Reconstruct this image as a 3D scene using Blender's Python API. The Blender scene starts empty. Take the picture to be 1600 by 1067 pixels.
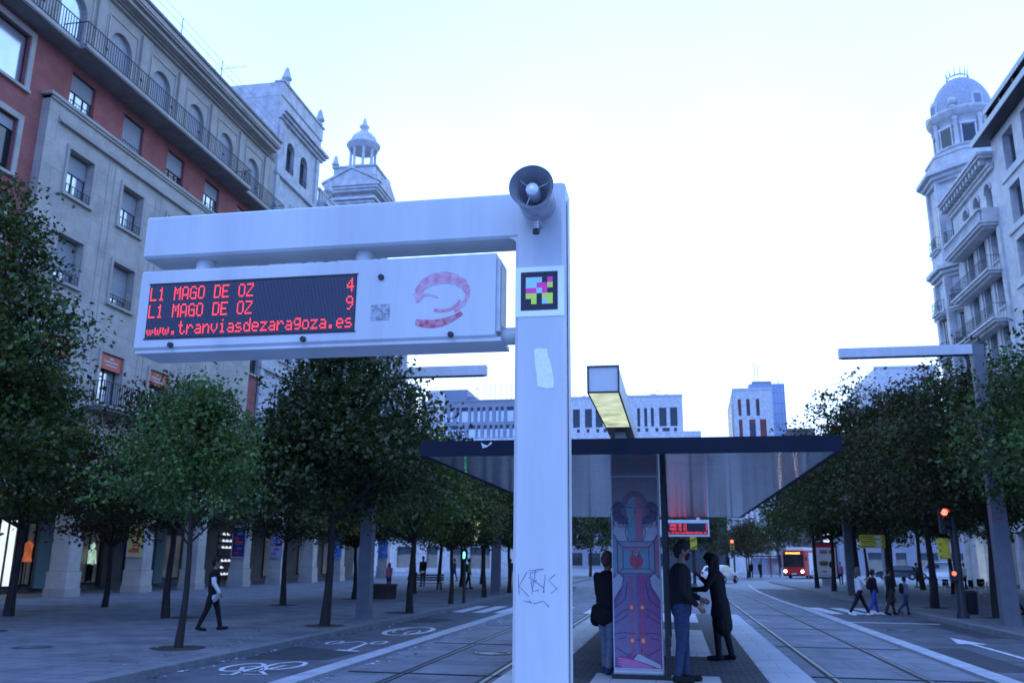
import bpy, math, random
import numpy as np
from mathutils import Vector, Matrix
R = math.radians
SC = bpy.context.scene
COL = SC.collection
# ------------------------------------------------------------------ camera
cd = bpy.data.cameras.new("camera"); cam = bpy.data.objects.new("camera", cd); COL.objects.link(cam)
_y, _p, _r = R(10.5), R(14.15), R(0.55)
f0 = Vector((-math.sin(_y), math.cos(_y), 0)); r0 = Vector((math.cos(_y), math.sin(_y), 0)); u0 = Vector((0, 0, 1))
f1 = f0*math.cos(_p)+u0*math.sin(_p); u1 = -f0*math.sin(_p)+u0*math.cos(_p)
r2 = r0*math.cos(_r)+u1*math.sin(_r); u2 = -r0*math.sin(_r)+u1*math.cos(_r)
M = Matrix((r2, u2, -f1)).transposed().to_4x4(); M.translation = Vector((0, 0, 1.8))
cam.matrix_world = M
cd.sensor_width = 36; cd.lens = 30.375; cd.clip_start = .05; cd.clip_end = 3000
cd.dof.use_dof = True; cd.dof.focus_distance = 4.9; cd.dof.aperture_fstop = 4.5
SC.camera = cam
# ------------------------------------------------------------------ sky, light, exposure
SUN_EL, SUN_ROT = R(6), R(-20)
w = bpy.data.worlds.new("World"); SC.world = w; w.use_nodes = True
nt = w.node_tree; nt.nodes.clear()
def N(nt, t, **k):
    n = nt.nodes.new(t)
    for a, b in k.items(): setattr(n, a, b)
    return n
out = N(nt, 'ShaderNodeOutputWorld'); bg = N(nt, 'ShaderNodeBackground'); bg.inputs[1].default_value = 0.1
sky = N(nt, 'ShaderNodeTexSky', sky_type='NISHITA', sun_disc=False, sun_elevation=SUN_EL, sun_rotation=SUN_ROT)
tc = N(nt, 'ShaderNodeTexCoord'); sep = N(nt, 'ShaderNodeSeparateXYZ'); nt.links.new(tc.outputs['Generated'], sep.inputs[0])
ramp = N(nt, 'ShaderNodeValToRGB')          # overcast cloud deck: pale low, bluer high up
cr = ramp.color_ramp
cr.elements[0].position = 0.0; cr.elements[0].color = (.98, .98, 1.0, 1)
cr.elements[1].position = 1.0; cr.elements[1].color = (.19, .38, .82, 1)
e = cr.elements.new(.30); e.color = (.76, .97, 1.0, 1)
e = cr.elements.new(.58); e.color = (.565, .86, 1.0, 1)
e = cr.elements.new(.76); e.color = (.36, .52, .93, 1)
nt.links.new(sep.outputs['Z'], ramp.inputs[0])
back = N(nt, 'ShaderNodeMapRange'); back.inputs[1].default_value = -.9; back.inputs[2].default_value = .35
nt.links.new(sep.outputs['Y'], back.inputs[0])
nz = N(nt, 'ShaderNodeTexNoise'); nz.inputs['Scale'].default_value = 1.5; nz.inputs['Detail'].default_value = 3
nt.links.new(tc.outputs['Generated'], nz.inputs['Vector'])
bk = N(nt, 'ShaderNodeMixRGB', blend_type='MIX'); bk.inputs[1].default_value = (.27, .46, .92, 1)
nt.links.new(back.outputs[0], bk.inputs[0]); nt.links.new(ramp.outputs[0], bk.inputs[2])
cl = N(nt, 'ShaderNodeMapRange'); cl.inputs[1].default_value = .3; cl.inputs[2].default_value = .7; cl.inputs[3].default_value = .86; cl.inputs[4].default_value = 1.12
nt.links.new(nz.outputs[0], cl.inputs[0])
mu = N(nt, 'ShaderNodeVectorMath', operation='SCALE'); nt.links.new(bk.outputs[0], mu.inputs[0]); nt.links.new(cl.outputs[0], mu.inputs['Scale'])
gain = N(nt, 'ShaderNodeVectorMath', operation='MULTIPLY'); gain.inputs[1].default_value = (12.6, 15.4, 23.0)
nt.links.new(mu.outputs[0], gain.inputs[0])
mix = N(nt, 'ShaderNodeMixRGB'); mix.inputs[0].default_value = .93
nt.links.new(sky.outputs[0], mix.inputs[1]); nt.links.new(gain.outputs[0], mix.inputs[2])
nt.links.new(mix.outputs[0], bg.inputs[0]); nt.links.new(bg.outputs[0], out.inputs[0])
sl = bpy.data.lights.new("sun", 'SUN'); sl.energy = .5; sl.angle = R(25); sl.color = (.62, .8, 1)
so = bpy.data.objects.new("sun", sl); COL.objects.link(so)
so.rotation_euler = (R(48), 0, R(-14))
SC.view_settings.view_transform = 'Standard'; SC.view_settings.look = 'None'
SC.view_settings.exposure = .2; SC.view_settings.gamma = 1; SC.view_settings.use_curve_mapping = False
SC.cycles.max_bounces = 6; SC.cycles.diffuse_bounces = 3; SC.cycles.glossy_bounces = 3; SC.cycles.transmission_bounces = 4
SC.cycles.transparent_max_bounces = 6; SC.cycles.use_denoising = True
SC.cycles.sample_clamp_indirect = 6
# ------------------------------------------------------------------ materials
def mat(name, c, rough=.7, metal=0, var=.12, scale=6, bump=0, bscale=None, spec=.4, c2=None, coord='Object', stretch=None, trans=0, lo=.35, hi=.68):
    m = bpy.data.materials.new(name); m.use_nodes = True
    nt = m.node_tree; b = nt.nodes['Principled BSDF']
    b.inputs['Roughness'].default_value = rough; b.inputs['Metallic'].default_value = metal
    b.inputs['Specular IOR Level'].default_value = spec
    tc = N(nt, 'ShaderNodeTexCoord'); src = tc.outputs[coord]
    if stretch:
        mp = N(nt, 'ShaderNodeMapping'); mp.inputs['Scale'].default_value = stretch
        nt.links.new(src, mp.inputs[0]); src = mp.outputs[0]
    if var or c2:
        n = N(nt, 'ShaderNodeTexNoise'); n.inputs['Scale'].default_value = scale; n.inputs['Detail'].default_value = 6; n.inputs['Roughness'].default_value = .65
        nt.links.new(src, n.inputs['Vector'])
        r = N(nt, 'ShaderNodeValToRGB'); r.color_ramp.elements[0].position = lo; r.color_ramp.elements[1].position = hi
        r.color_ramp.elements[0].color = (*[x*(1-var) for x in c], 1)
        cc = c2 or [min(1, x*(1+var)) for x in c]
        r.color_ramp.elements[1].color = (*cc, 1)
        nt.links.new(n.outputs[0], r.inputs[0]); nt.links.new(r.outputs[0], b.inputs['Base Color'])
    else: b.inputs['Base Color'].default_value = (*c, 1)
    if bump:
        n2 = N(nt, 'ShaderNodeTexNoise'); n2.inputs['Scale'].default_value = bscale or scale*4; n2.inputs['Detail'].default_value = 5
        nt.links.new(src, n2.inputs['Vector'])
        bp = N(nt, 'ShaderNodeBump'); bp.inputs['Strength'].default_value = bump; bp.inputs['Distance'].default_value = .02
        nt.links.new(n2.outputs[0], bp.inputs['Height']); nt.links.new(bp.outputs[0], b.inputs['Normal'])
    return m
def emis(name, c, s, var=0, scale=3):
    m = bpy.data.materials.new(name); m.use_nodes = True; nt = m.node_tree
    b = nt.nodes['Principled BSDF']; b.inputs['Base Color'].default_value = (*[x*.4 for x in c], 1)
    b.inputs['Emission Color'].default_value = (*c, 1); b.inputs['Emission Strength'].default_value = s
    if var:
        tc = N(nt, 'ShaderNodeTexCoord'); n = N(nt, 'ShaderNodeTexNoise'); n.inputs['Scale'].default_value = scale; n.inputs['Detail'].default_value = 4
        r = N(nt, 'ShaderNodeMapRange'); r.inputs[1].default_value = .3; r.inputs[2].default_value = .7; r.inputs[3].default_value = s*(1-var); r.inputs[4].default_value = s*(1+var)
        nt.links.new(tc.outputs['Object'], n.inputs['Vector']); nt.links.new(n.outputs[0], r.inputs[0]); nt.links.new(r.outputs[0], b.inputs['Emission Strength'])
    return m
def brickmat(name, c1, c2, mortar, sx, sy, ms=.02, plane='YZ', rough=.8, var=.25):
    m = bpy.data.materials.new(name); m.use_nodes = True; nt = m.node_tree; b = nt.nodes['Principled BSDF']
    b.inputs['Roughness'].default_value = rough; b.inputs['Specular IOR Level'].default_value = .2
    g = N(nt, 'ShaderNodeNewGeometry'); s = N(nt, 'ShaderNodeSeparateXYZ'); c = N(nt, 'ShaderNodeCombineXYZ')
    nt.links.new(g.outputs['Position'], s.inputs[0])
    nt.links.new(s.outputs[plane[0]], c.inputs[0]); nt.links.new(s.outputs[plane[1]], c.inputs[1])
    br = N(nt, 'ShaderNodeTexBrick'); br.inputs['Color1'].default_value = (*c1, 1); br.inputs['Color2'].default_value = (*c2, 1); br.inputs['Mortar'].default_value = (*mortar, 1)
    br.inputs['Scale'].default_value = 1; br.inputs['Mortar Size'].default_value = ms; br.inputs['Brick Width'].default_value = sx; br.inputs['Row Height'].default_value = sy
    nt.links.new(c.outputs[0], br.inputs['Vector'])
    n = N(nt, 'ShaderNodeTexNoise'); n.inputs['Scale'].default_value = .9; n.inputs['Detail'].default_value = 8; n.inputs['Roughness'].default_value = .7
    nt.links.new(g.outputs['Position'], n.inputs['Vector'])
    mr = N(nt, 'ShaderNodeMapRange'); mr.inputs[1].default_value = .3; mr.inputs[2].default_value = .7; mr.inputs[3].default_value = 1-var; mr.inputs[4].default_value = 1+var
    nt.links.new(n.outputs[0], mr.inputs[0])
    v = N(nt, 'ShaderNodeVectorMath', operation='SCALE'); nt.links.new(br.outputs[0], v.inputs[0]); nt.links.new(mr.outputs[0], v.inputs['Scale'])
    nt.links.new(v.outputs[0], b.inputs['Base Color'])
    bp = N(nt, 'ShaderNodeBump'); bp.inputs['Strength'].default_value = .3; bp.inputs['Distance'].default_value = .01
    nt.links.new(br.outputs['Fac'], bp.inputs['Height']); bp.invert = True; nt.links.new(bp.outputs[0], b.inputs['Normal'])
    return m
MT = dict(
 asphalt=mat('asphalt', (.095,.10,.115), .85, var=.25, scale=1.1, bump=.35, bscale=60, c2=(.145,.15,.165)),
 plaza=mat('sky_bright_paving', (.25,.26,.28), .75, var=.15, scale=.6, bump=.2, bscale=30),  # tone lightened to stand in for sky reflected on the open ground
 track=brickmat('track_bed', (.225,.23,.245), (.195,.20,.215), (.14,.145,.155), 1.2, 1.2, .012, 'XY', .8, .38),
 pave=brickmat('sidewalk_paving', (.20,.205,.215), (.165,.17,.18), (.09,.09,.10), .6, .4, .012, 'XY', .7, .36),
 platdark=brickmat('platform_dark_paving', (.10,.105,.115), (.085,.09,.10), (.05,.05,.055), .2, .2, .012, 'XY', .75, .2),
 platlight=brickmat('platform_light_paving', (.60,.61,.62), (.54,.55,.56), (.4,.4,.4), .6, .6, .01, 'XY', .65, .15),
 kerb=mat('kerb_stone', (.20,.205,.21), .75, var=.2, scale=3, bump=.2),
 kerbpale=mat('pale_granite_strip', (.43,.435,.44), .7, var=.2, scale=2.5, bump=.15),
 paint=mat('road_paint', (.62,.625,.63), .7, var=.35, scale=9, bump=.2),
 rail=mat('steel_rail', (.2,.2,.215), .4, .6, var=.2, scale=3),
 groove=mat('rail_groove', (.025,.025,.03), .8, var=.1),
 white=mat('painted_white_steel', (.59,.60,.60), .38, var=.09, scale=2.2, bump=.02, stretch=(1.6,1,.18)),
 whiteedge=mat('worn_white_steel', (.66,.67,.68), .42, var=.12, scale=5),
 mastgrey=mat('mast_grey', (.15,.155,.17), .45, var=.15, scale=3),
 grey=mat('grey_painted_steel', (.42,.43,.45), .4, var=.1, scale=4),
 dark=mat('black_metal', (.025,.026,.03), .45, var=.2, scale=8),
 darkblue=mat('dark_blue_fascia', (.012,.017,.032), .7, var=.15, scale=2, spec=.12),
 rubber=mat('rubber', (.02,.02,.02), .8, var=.2),
 led=mat('led_panel', (.018,.018,.028), .3, var=0),
 dotoff=mat('unlit_led', (.16,.165,.26), .4, var=0),
 dot=emis('lit_led', (1.0,.05,.07), 2.3),
 chrome=mat('mirror_soffit', (.18,.18,.195), .08, 1, var=.35, scale=1.5, bump=.35, bscale=5, stretch=(.3,3,1)),
 glass=mat('window_glass', (.02,.024,.03), .08, 0, var=.1, scale=.6, spec=.9),
 glasspale=mat('reflecting_glass', (.62,.65,.72), .15, .75, var=.12, scale=.4, spec=.9),
 shutter=mat('roller_shutter', (.33,.335,.35), .6, var=.1, scale=2, bump=.5, bscale=18, stretch=(.02,.02,1)),
 brick=brickmat('red_brick', (.47,.125,.10), (.41,.105,.085), (.28,.16,.15), .26, .075, .012, 'YZ', .85, .22),
 stone=brickmat('beige_stone', (.52,.46,.385), (.49,.435,.365), (.36,.32,.27), 1.85, 1.15, .014, 'YZ', .8, .24),
 stone2=mat('grey_beige_stone', (.46,.41,.345), .8, var=.14, scale=.9, bump=.15),
 slab=mat('concrete_slab', (.27,.25,.23), .8, var=.2, scale=1.2),
 wstone=mat('white_stone', (.58,.58,.575), .7, var=.18, scale=1.2, bump=.12, c2=(.70,.70,.70)),
 wstone2=mat('aged_white_stone', (.55,.545,.54), .75, var=.22, scale=1.5, bump=.15),
 dome=mat('tiled_dome', (.40,.42,.47), .45, var=.35, scale=9, bump=.4, bscale=25, c2=(.52,.54,.6)),
 greyfac=mat('grey_facade', (.26,.27,.31), .6, var=.1, scale=.3),
 bluewall=mat('blue_grey_wall', (.22,.25,.32), .6, var=.06, scale=.2),
 rust=mat('red_panel', (.24,.065,.05), .6, var=.2, scale=.3),
 bark=mat('bark', (.032,.026,.024), .9, var=.4, scale=9, bump=.8, bscale=30, stretch=(1,1,.25)),
 soil=mat('tree_pit', (.055,.045,.04), .95, var=.4, scale=9, bump=.6),
 iron=mat('wrought_iron', (.03,.032,.04), .5, var=.2),
 yellow=mat('yellow_paint', (.62,.48,.03), .5, var=.1),
 skin=mat('skin', (.22,.12,.085), .55, var=.08, scale=10),
 black=mat('black_fabric', (.006,.006,.008), .9, var=.25, scale=20, bump=.3, bscale=60),
 navy=mat('navy_denim', (.022,.04,.09), .85, var=.25, scale=20, bump=.3, bscale=60),
 jeans=mat('pale_denim', (.13,.16,.22), .85, var=.2, scale=20, bump=.3, bscale=60),
 blue=mat('blue_fabric', (.04,.06,.36), .85, var=.2, scale=20),
 pink=mat('pink_fabric', (.42,.14,.24), .85, var=.2, scale=20),
 whitefab=mat('white_fabric', (.62,.62,.64), .85, var=.1, scale=20, bump=.2),
 brown=mat('brown_fabric', (.045,.025,.022), .85, var=.2, scale=20),
 greenfab=mat('pale_green_fabric', (.22,.33,.34), .85, var=.15, scale=20),
 hair=mat('hair', (.007,.005,.005), .7, var=.4, scale=30, bump=.6, bscale=80),
 hairbrown=mat('brown_hair', (.10,.06,.04), .7, var=.4, scale=30, bump=.6, bscale=80),
 mask=mat('blue_face_mask', (.20,.36,.60), .8, var=.05),
 redpaint=mat('red_paint', (.50,.03,.03), .35, var=.1),
 carwhite=mat('white_car_paint', (.75,.75,.76), .25, var=.03),
 cargrey=mat('dark_car_paint', (.05,.06,.07), .25, var=.05),
 shop=emis('lit_shop_window', (.8,.92,1.0), .95, .25, .8),
 shopdim=emis('dim_shop_window', (.45,.45,.42), .05, .8, 1.2),
 shopwall=mat('shopfront_stone', (.12,.11,.11), .6, var=.25, scale=.8),
 teal=mat('teal_panel', (.16,.28,.30), .5, var=.1),
 wood=mat('bench_wood', (.09,.07,.06), .7, var=.3, scale=10),
)
def leafmat(name, c, c2, tr=.35):
    m = bpy.data.materials.new(name); m.use_nodes = True; nt = m.node_tree; nt.nodes.clear()
    o = N(nt, 'ShaderNodeOutputMaterial'); d = N(nt, 'ShaderNodeBsdfDiffuse'); t = N(nt, 'ShaderNodeBsdfTranslucent'); g = N(nt, 'ShaderNodeBsdfGlossy')
    g.inputs['Roughness'].default_value = .45
    tc = N(nt, 'ShaderNodeTexCoord'); n = N(nt, 'ShaderNodeTexNoise'); n.inputs['Scale'].default_value = 1.7; n.inputs['Detail'].default_value = 5
    nt.links.new(tc.outputs['Object'], n.inputs['Vector'])
    r = N(nt, 'ShaderNodeValToRGB'); r.color_ramp.elements[0].position = .4; r.color_ramp.elements[1].position = .62
    r.color_ramp.elements[0].color = (*c, 1); r.color_ramp.elements[1].color = (*c2, 1)
    nt.links.new(n.outputs[0], r.inputs[0])
    for s in (d, t): nt.links.new(r.outputs[0], s.inputs['Color'])
    m1 = N(nt, 'ShaderNodeMixShader'); m1.inputs[0].default_value = tr; nt.links.new(d.outputs[0], m1.inputs[1]); nt.links.new(t.outputs[0], m1.inputs[2])
    m2 = N(nt, 'ShaderNodeMixShader'); m2.inputs[0].default_value = .035; nt.links.new(m1.outputs[0], m2.inputs[1]); nt.links.new(g.outputs[0], m2.inputs[2])
    nt.links.new(m2.outputs[0], o.inputs[0]); return m
LF = dict(dark=leafmat('dark_leaf', (.024,.034,.008), (.055,.072,.015)), mid=leafmat('green_leaf', (.048,.070,.014), (.095,.125,.022)),
          light=leafmat('fresh_leaf', (.075,.15,.035), (.13,.24,.05)), brown=leafmat('autumn_leaf', (.055,.028,.012), (.10,.05,.016)),
          olive=leafmat('yellowing_leaf', (.11,.125,.018), (.20,.20,.03)))
# ------------------------------------------------------------------ object helpers
OFF = {}
def tag(o, label=None, cat=None, group=None, kind=None):
    if label: o['label'] = label
    if cat: o['category'] = cat
    if group: o['group'] = group
    if kind: o['kind'] = kind
    return o
def thing(name, label, cat, loc=(0,0,0), group=None, rz=0):
    o = bpy.data.objects.new(name, None); COL.objects.link(o); o.location = loc; o.rotation_euler = (0,0,rz); o.empty_display_size = .3
    OFF[o.name] = (Vector(loc), rz); return tag(o, label, cat, group)
class MB:
    def __init__(s): s.v = []; s.f = []; s.m = []; s.mats = []; s.sm = []
    def mi(s, m):
        m = MT.get(m, m) if isinstance(m, str) else m
        if m not in s.mats: s.mats.append(m)
        return s.mats.index(m)
    def add(s, vs, fs, m, smooth=False):
        o = len(s.v); s.v += [tuple(v) for v in vs]; k = s.mi(m)
        for f in fs: s.f.append([o+i for i in f]); s.m.append(k); s.sm.append(smooth)
        return s
    def box(s, x0, y0, z0, x1, y1, z1, m):
        vs = [(x,y,z) for x in (x0,x1) for y in (y0,y1) for z in (z0,z1)]
        return s.add(vs, [(0,1,3,2),(4,6,7,5),(0,4,5,1),(2,3,7,6),(0,2,6,4),(1,5,7,3)], m)
    def bbox(s, x0, y0, z0, x1, y1, z1, m, b=.01, axis='z'):
        """box with chamfered edges along axis"""
        if axis == 'z': P = [(x0+b,y0),(x1-b,y0),(x1,y0+b),(x1,y1-b),(x1-b,y1),(x0+b,y1),(x0,y1-b),(x0,y0+b)]; vs = [(x,y,z) for z in (z0,z1) for x,y in P]
        elif axis == 'x': P = [(y0+b,z0),(y1-b,z0),(y1,z0+b),(y1,z1-b),(y1-b,z1),(y0+b,z1),(y0,z1-b),(y0,z0+b)]; vs = [(x,y,z) for x in (x0,x1) for y,z in P]
        else: P = [(x0+b,z0),(x1-b,z0),(x1,z0+b),(x1,z1-b),(x1-b,z1),(x0+b,z1),(x0,z1-b),(x0,z0+b)]; vs = [(x,y,z) for y in (y0,y1) for x,z in P]
        fs = [tuple(range(8)), tuple(range(15,7,-1))]+[(i,(i+1)%8,8+(i+1)%8,8+i) for i in range(8)]
        return s.add(vs, fs, m)
    def cyl(s, p0, p1, r0, r1=None, n=12, m='white', caps=True, smooth=True):
        r1 = r0 if r1 is None else r1; p0 = Vector(p0); p1 = Vector(p1); d = (p1-p0).normalized()
        a = d.orthogonal().normalized(); b = d.cross(a)
        vs = [p+(a*math.cos(t)+b*math.sin(t))*r for p, r in ((p0,r0),(p1,r1)) for t in [2*math.pi*i/n for i in range(n)]]
        s.add(vs, [(i,(i+1)%n,n+(i+1)%n,n+i) for i in range(n)], m, smooth)
        if caps: s.add(vs, [tuple(range(n-1,-1,-1)), tuple(range(n,2*n))], m)
        return s
    def lathe(s, c, prof, n=24, m='white', axis=(0,0,1), smooth=True, a0=0):
        c = Vector(c); d = Vector(axis).normalized(); a = d.orthogonal().normalized() if abs(d.z) < .99 else Vector((1,0,0)); b = d.cross(a)
        vs = [c+d*z+(a*math.cos(a0+2*math.pi*i/n)+b*math.sin(a0+2*math.pi*i/n))*r for r, z in prof for i in range(n)]
        return s.add(vs, [(k*n+i,k*n+(i+1)%n,(k+1)*n+(i+1)%n,(k+1)*n+i) for k in range(len(prof)-1) for i in range(n)], m, smooth)
    def poly(s, pts, m): return s.add(pts, [tuple(range(len(pts)))], m)
    def prism(s, pts, d, m):
        d = Vector(d); n = len(pts); vs = [Vector(p) for p in pts]; vs = vs+[v+d for v in vs]
        return s.add(vs, [tuple(range(n)), tuple(range(2*n-1,n-1,-1))]+[(i,n+i,n+(i+1)%n,(i+1)%n) for i in range(n)], m)
    def ell(s, c, r, m, n=16, k=10):
        vs = [(c[0]+r[0]*math.sin(math.pi*j/k)*math.cos(2*math.pi*i/n), c[1]+r[1]*math.sin(math.pi*j/k)*math.sin(2*math.pi*i/n), c[2]+r[2]*math.cos(math.pi*j/k)) for j in range(k+1) for i in range(n)]
        return s.add(vs, [(j*n+i,j*n+(i+1)%n,(j+1)*n+(i+1)%n,(j+1)*n+i) for j in range(k) for i in range(n)], m, True)
    def build(s, name, parent=None, label=None, cat=None, group=None, kind=None, loc=None, local=False):
        me = bpy.data.meshes.new(name)
        off = Vector((0,0,0)); rz = 0
        if parent is not None: off, rz = OFF[parent.name]
        elif loc is not None: off = Vector(loc)
        vs = s.v
        if not local:
            if rz:
                q = Matrix.Rotation(-rz, 3, 'Z'); vs = [tuple(q@(Vector(v)-off)) for v in vs]
            elif off.length: vs = [(v[0]-off.x, v[1]-off.y, v[2]-off.z) for v in vs]
        me.from_pydata(vs, [], s.f)
        for m in s.mats: me.materials.append(m)
        me.polygons.foreach_set('material_index', s.m); me.polygons.foreach_set('use_smooth', s.sm)
        me.update()
        o = bpy.data.objects.new(name, me); COL.objects.link(o)
        if parent is not None: o.parent = parent
        elif loc is not None: o.location = loc
        OFF[o.name] = (off, rz)
        return tag(o, label, cat, group, kind)
def copy_tree(o, parent=None):
    c = o.copy(); COL.objects.link(c); c.parent = parent
    for ch in list(o.children): copy_tree(ch, c)
    return c
# ------------------------------------------------------------------ ground
def bend(y): return -max(0, y-45)**2/300.
def ribbon(mb, pts, wd, z, m):
    P = [Vector((p[0], p[1], 0)) for p in pts]; L = []
    for i, p in enumerate(P):
        d = (P[min(i+1, len(P)-1)]-P[max(i-1, 0)]).normalized(); n = Vector((-d.y, d.x, 0))*wd/2
        L += [(p.x+n.x, p.y+n.y, z), (p.x-n.x, p.y-n.y, z)]
    mb.add(L, [(2*i, 2*i+1, 2*i+3, 2*i+2) for i in range(len(P)-1)], m)
def sheet(name, x0, y0, x1, y1, z, m):
    mb = MB(); mb.poly([(x0,y0,z),(x1,y0,z),(x1,y1,z),(x0,y1,z)], m); return mb.build(name, kind='structure')
sheet('ground', -1500, -400, 1500, 2500, 0, 'plaza')
sheet('road', -7.95, -30, -5.7, 64, .004, 'asphalt')
sheet('road', 5.1, -30, 8.3, 64, .004, 'asphalt')
mb = MB()
ys = list(range(-30, 46, 5))+[47+2*i for i in range(30)]
ribbon(mb, [(-.3+bend(y), y) for y in ys], 11.0, .008, 'track'); mb.build('track_bed', kind='structure')
mb = MB()
for x in (-4.37, -2.935, 2.42, 3.855):
    ribbon(mb, [(x+bend(y), y) for y in ys], .16, .012, 'groove')
    ribbon(mb, [(x+.02+bend(y), y) for y in ys], .07, .016, 'rail')
mb.build('tram_rails', kind='structure', label=None)
mb = MB()
for x0, x1, ye in ((-5.8, -5.45, 31.0), (4.8, 5.15, 38)):
    for k in range(int(ye+30)):
        mb.box(x0, -30+k, 0, x1, -30+k+.992, .06, 'kerbpale')
mb.build('kerb_strip', kind='structure')
mb = MB()
mb.box(-80, -30, 0, -8.2, 86, .12, 'pave'); mb.build('sidewalk', kind='structure')
mb = MB(); mb.box(8.5, -30, 0, 90, 84, .12, 'pave'); mb.build('sidewalk', kind='structure')
mb = MB()
for k in range(96): mb.box(-8.2, -30+k*1.2, 0, -7.93, -30+k*1.2+1.19, .125, 'kerb'); mb.box(8.23, -30+k*1.18, 0, 8.5, -30+k*1.18+1.17, .125, 'kerb')
mb.build('kerb', kind='structure')
# painted markings
mb = MB()
for x in (-7.75, -7.0, -6.25): mb.prism([(x,30.6,.010),(x+.45,30.6,.010),(x+.45,35,.010),(x,35,.010)], (0,0,.002), 'paint')
for x in (5.45, 6.3, 7.15): mb.prism([(x,34.2,.010),(x+.5,34.2,.010),(x+.3,38.6,.010),(x-.2,38.6,.010)], (0,0,.002), 'paint')
for x in (-5.1, -3.9, -2.7): mb.prism([(x-.5,31.2,.018),(x,31.2,.018),(x,35.2,.018),(x-.5,35.2,.018)], (0,0,.002), 'paint')
ribbon(mb, [(5.2, 29.7), (7.9, 29.6)], .28, .010, 'paint')
ribbon(mb, [(5.0,39),(4.9,45),(5.0,55),(5.3,65),(5.6,72)], .14, .014, 'paint')
ribbon(mb, [(5.7,72),(9,71),(14,72)], .3, .010, 'paint')
# straight ahead arrow on the right lane
mb.prism([(6.62,19.0,.010),(6.74,19.0,.010),(6.74,22.6,.010),(7.0,22.6,.010),(6.68,24.3,.010),(6.36,22.6,.010),(6.62,22.6,.010)], (0,0,.002), 'paint')
def ringpts(cx, cy, rx, ry, n=28, a0=0, a1=2*math.pi): return [(cx+rx*math.cos(a0+(a1-a0)*i/n), cy+ry*math.sin(a0+(a1-a0)*i/n)) for i in range(n+1)]
Z = .010
for c in ((-7.2,14.35),(-6.62,14.75)): ribbon(mb, ringpts(c[0], c[1], .27, .55), .085, Z, 'paint')
for pts in ([(-7.2,14.35),(-6.95,13.75),(-6.7,13.95),(-6.62,14.75)], [(-6.95,13.75),(-6.9,14.5),(-6.7,13.95)], [(-7.2,14.35),(-6.9,14.5)], [(-7.1,13.4),(-6.9,13.35),(-6.95,13.75)], [(-6.75,13.5),(-6.4,13.55),(-6.7,13.95)]):
    ribbon(mb, pts, .08, Z+.002, 'paint')
ribbon(mb, ringpts(-7.38,18.9,.13,.36), .07, Z, 'paint'); ribbon(mb, ringpts(-6.45,19.15,.13,.36), .07, Z, 'paint')
ribbon(mb, [(-7.3,18.6),(-6.95,19.3),(-6.65,18.9),(-6.5,17.4)], .09, Z+.002, 'paint'); ribbon(mb, [(-6.75,17.45),(-6.25,17.3)], .16, Z, 'paint')
ribbon(mb, ringpts(-6.75,22.4,.52,1.3), .13, Z, 'paint')
ribbon(mb, ringpts(-6.55,22.0,.14,.5), .07, Z, 'paint'); ribbon(mb, ringpts(-6.95,22.3,.15,.45,16,1.2,4.9), .07, Z+.002, 'paint'); ribbon(mb, ringpts(-6.95,22.95,.13,.35,16,1.4,4.9), .07, Z+.002, 'paint')
mb.build('road_markings', kind='structure')
mb = MB(); patch = mat('tar_patch',(.05,.052,.06),.8,var=.25,scale=4,bump=.4,bscale=70)
for p in ([(-7.85,15.4),(-6.3,15.7),(-6.2,17.2),(-7.85,17.9)],[(-7.8,25.5),(-6.9,25.4),(-6.8,27.2),(-7.8,27.3)],[(5.3,17),(6.1,17.1),(6.1,21.5),(5.3,21.2)],[(7.4,24.5),(8.1,24.6),(8.1,31),(7.4,30.8)]): mb.prism([(x,y,.0075) for x,y in p],(0,0,.001),patch)
mb.build('road_patches', kind='structure')
mb = MB()
for y in (14.2,19.4,24.9,31.0): mb.box(-5.3,y,.0165,-2.5,y+.09,.0185,'groove'); mb.box(2.1,y+1.2,.0165,4.7,y+1.29,.0185,'groove')
mb.build('track_drains', kind='structure')
def manhole(x,y,z,lb):
    mb = MB(); mb.lathe((x,y,z),[(.36,0),(.36,.006),(.31,.006),(.31,.003),(0,.003)],28,'rail'); mb.lathe((x,y,z),[(.29,.0035),(.29,.005),(.27,.005),(.27,.0035)],28,'groove'); tag(mb.build('manhole_cover', loc=(x,y,z)),lb,'manhole cover')
manhole(-6.6,11.6,.005,'round steel manhole cover in the left lane nearest the camera'); manhole(-11.9,15.2,.121,'round manhole cover in the left pavement paving'); manhole(6.0,26.6,.005,'round steel manhole cover in the right lane beyond the painted arrow'); manhole(-3.6,17.6,.017,'round steel manhole cover between the left tram rails')
# platform
mb = MB(); P0, P1 = -6.0, 28.2
mb.box(-2.4, P0, 0, 1.8, P1, .244, 'kerb'); mb.build('tram_platform', kind='structure')
mb = MB()
mb.box(-2.402, P0, .244, -1.76, P1, .25, 'platlight'); mb.box(1.18, P0, .244, 1.802, P1, .25, 'platlight')
mb.box(-1.76, P0, .244, -1.15, P1, .249, 'platdark'); mb.box(.55, P0, .244, 1.18, P1, .249, 'platdark')
for a, b, m in ((P0, 5, 'platlight'), (5, 7.6, 'platdark'), (7.6, 13.1, 'platlight'), (13.1, 15.7, 'platdark'), (15.7, 21.6, 'platlight'), (21.6, 24.2, 'platdark'), (24.2, P1, 'platlight')):
    mb.box(-1.15, a, .244, .55, b, .25, m)
mb.prism([(-2.4,P1,0),(1.8,P1,0),(1.8,P1+2.2,0),(-2.4,P1+2.2,0),(-2.4,P1,.244)][:1]+[(1.8,P1,0),(1.8,P1,.244),(-2.4,P1,.244)], (0,.4,0), 'kerb')
mb.build('platform_paving', kind='structure')
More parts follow.
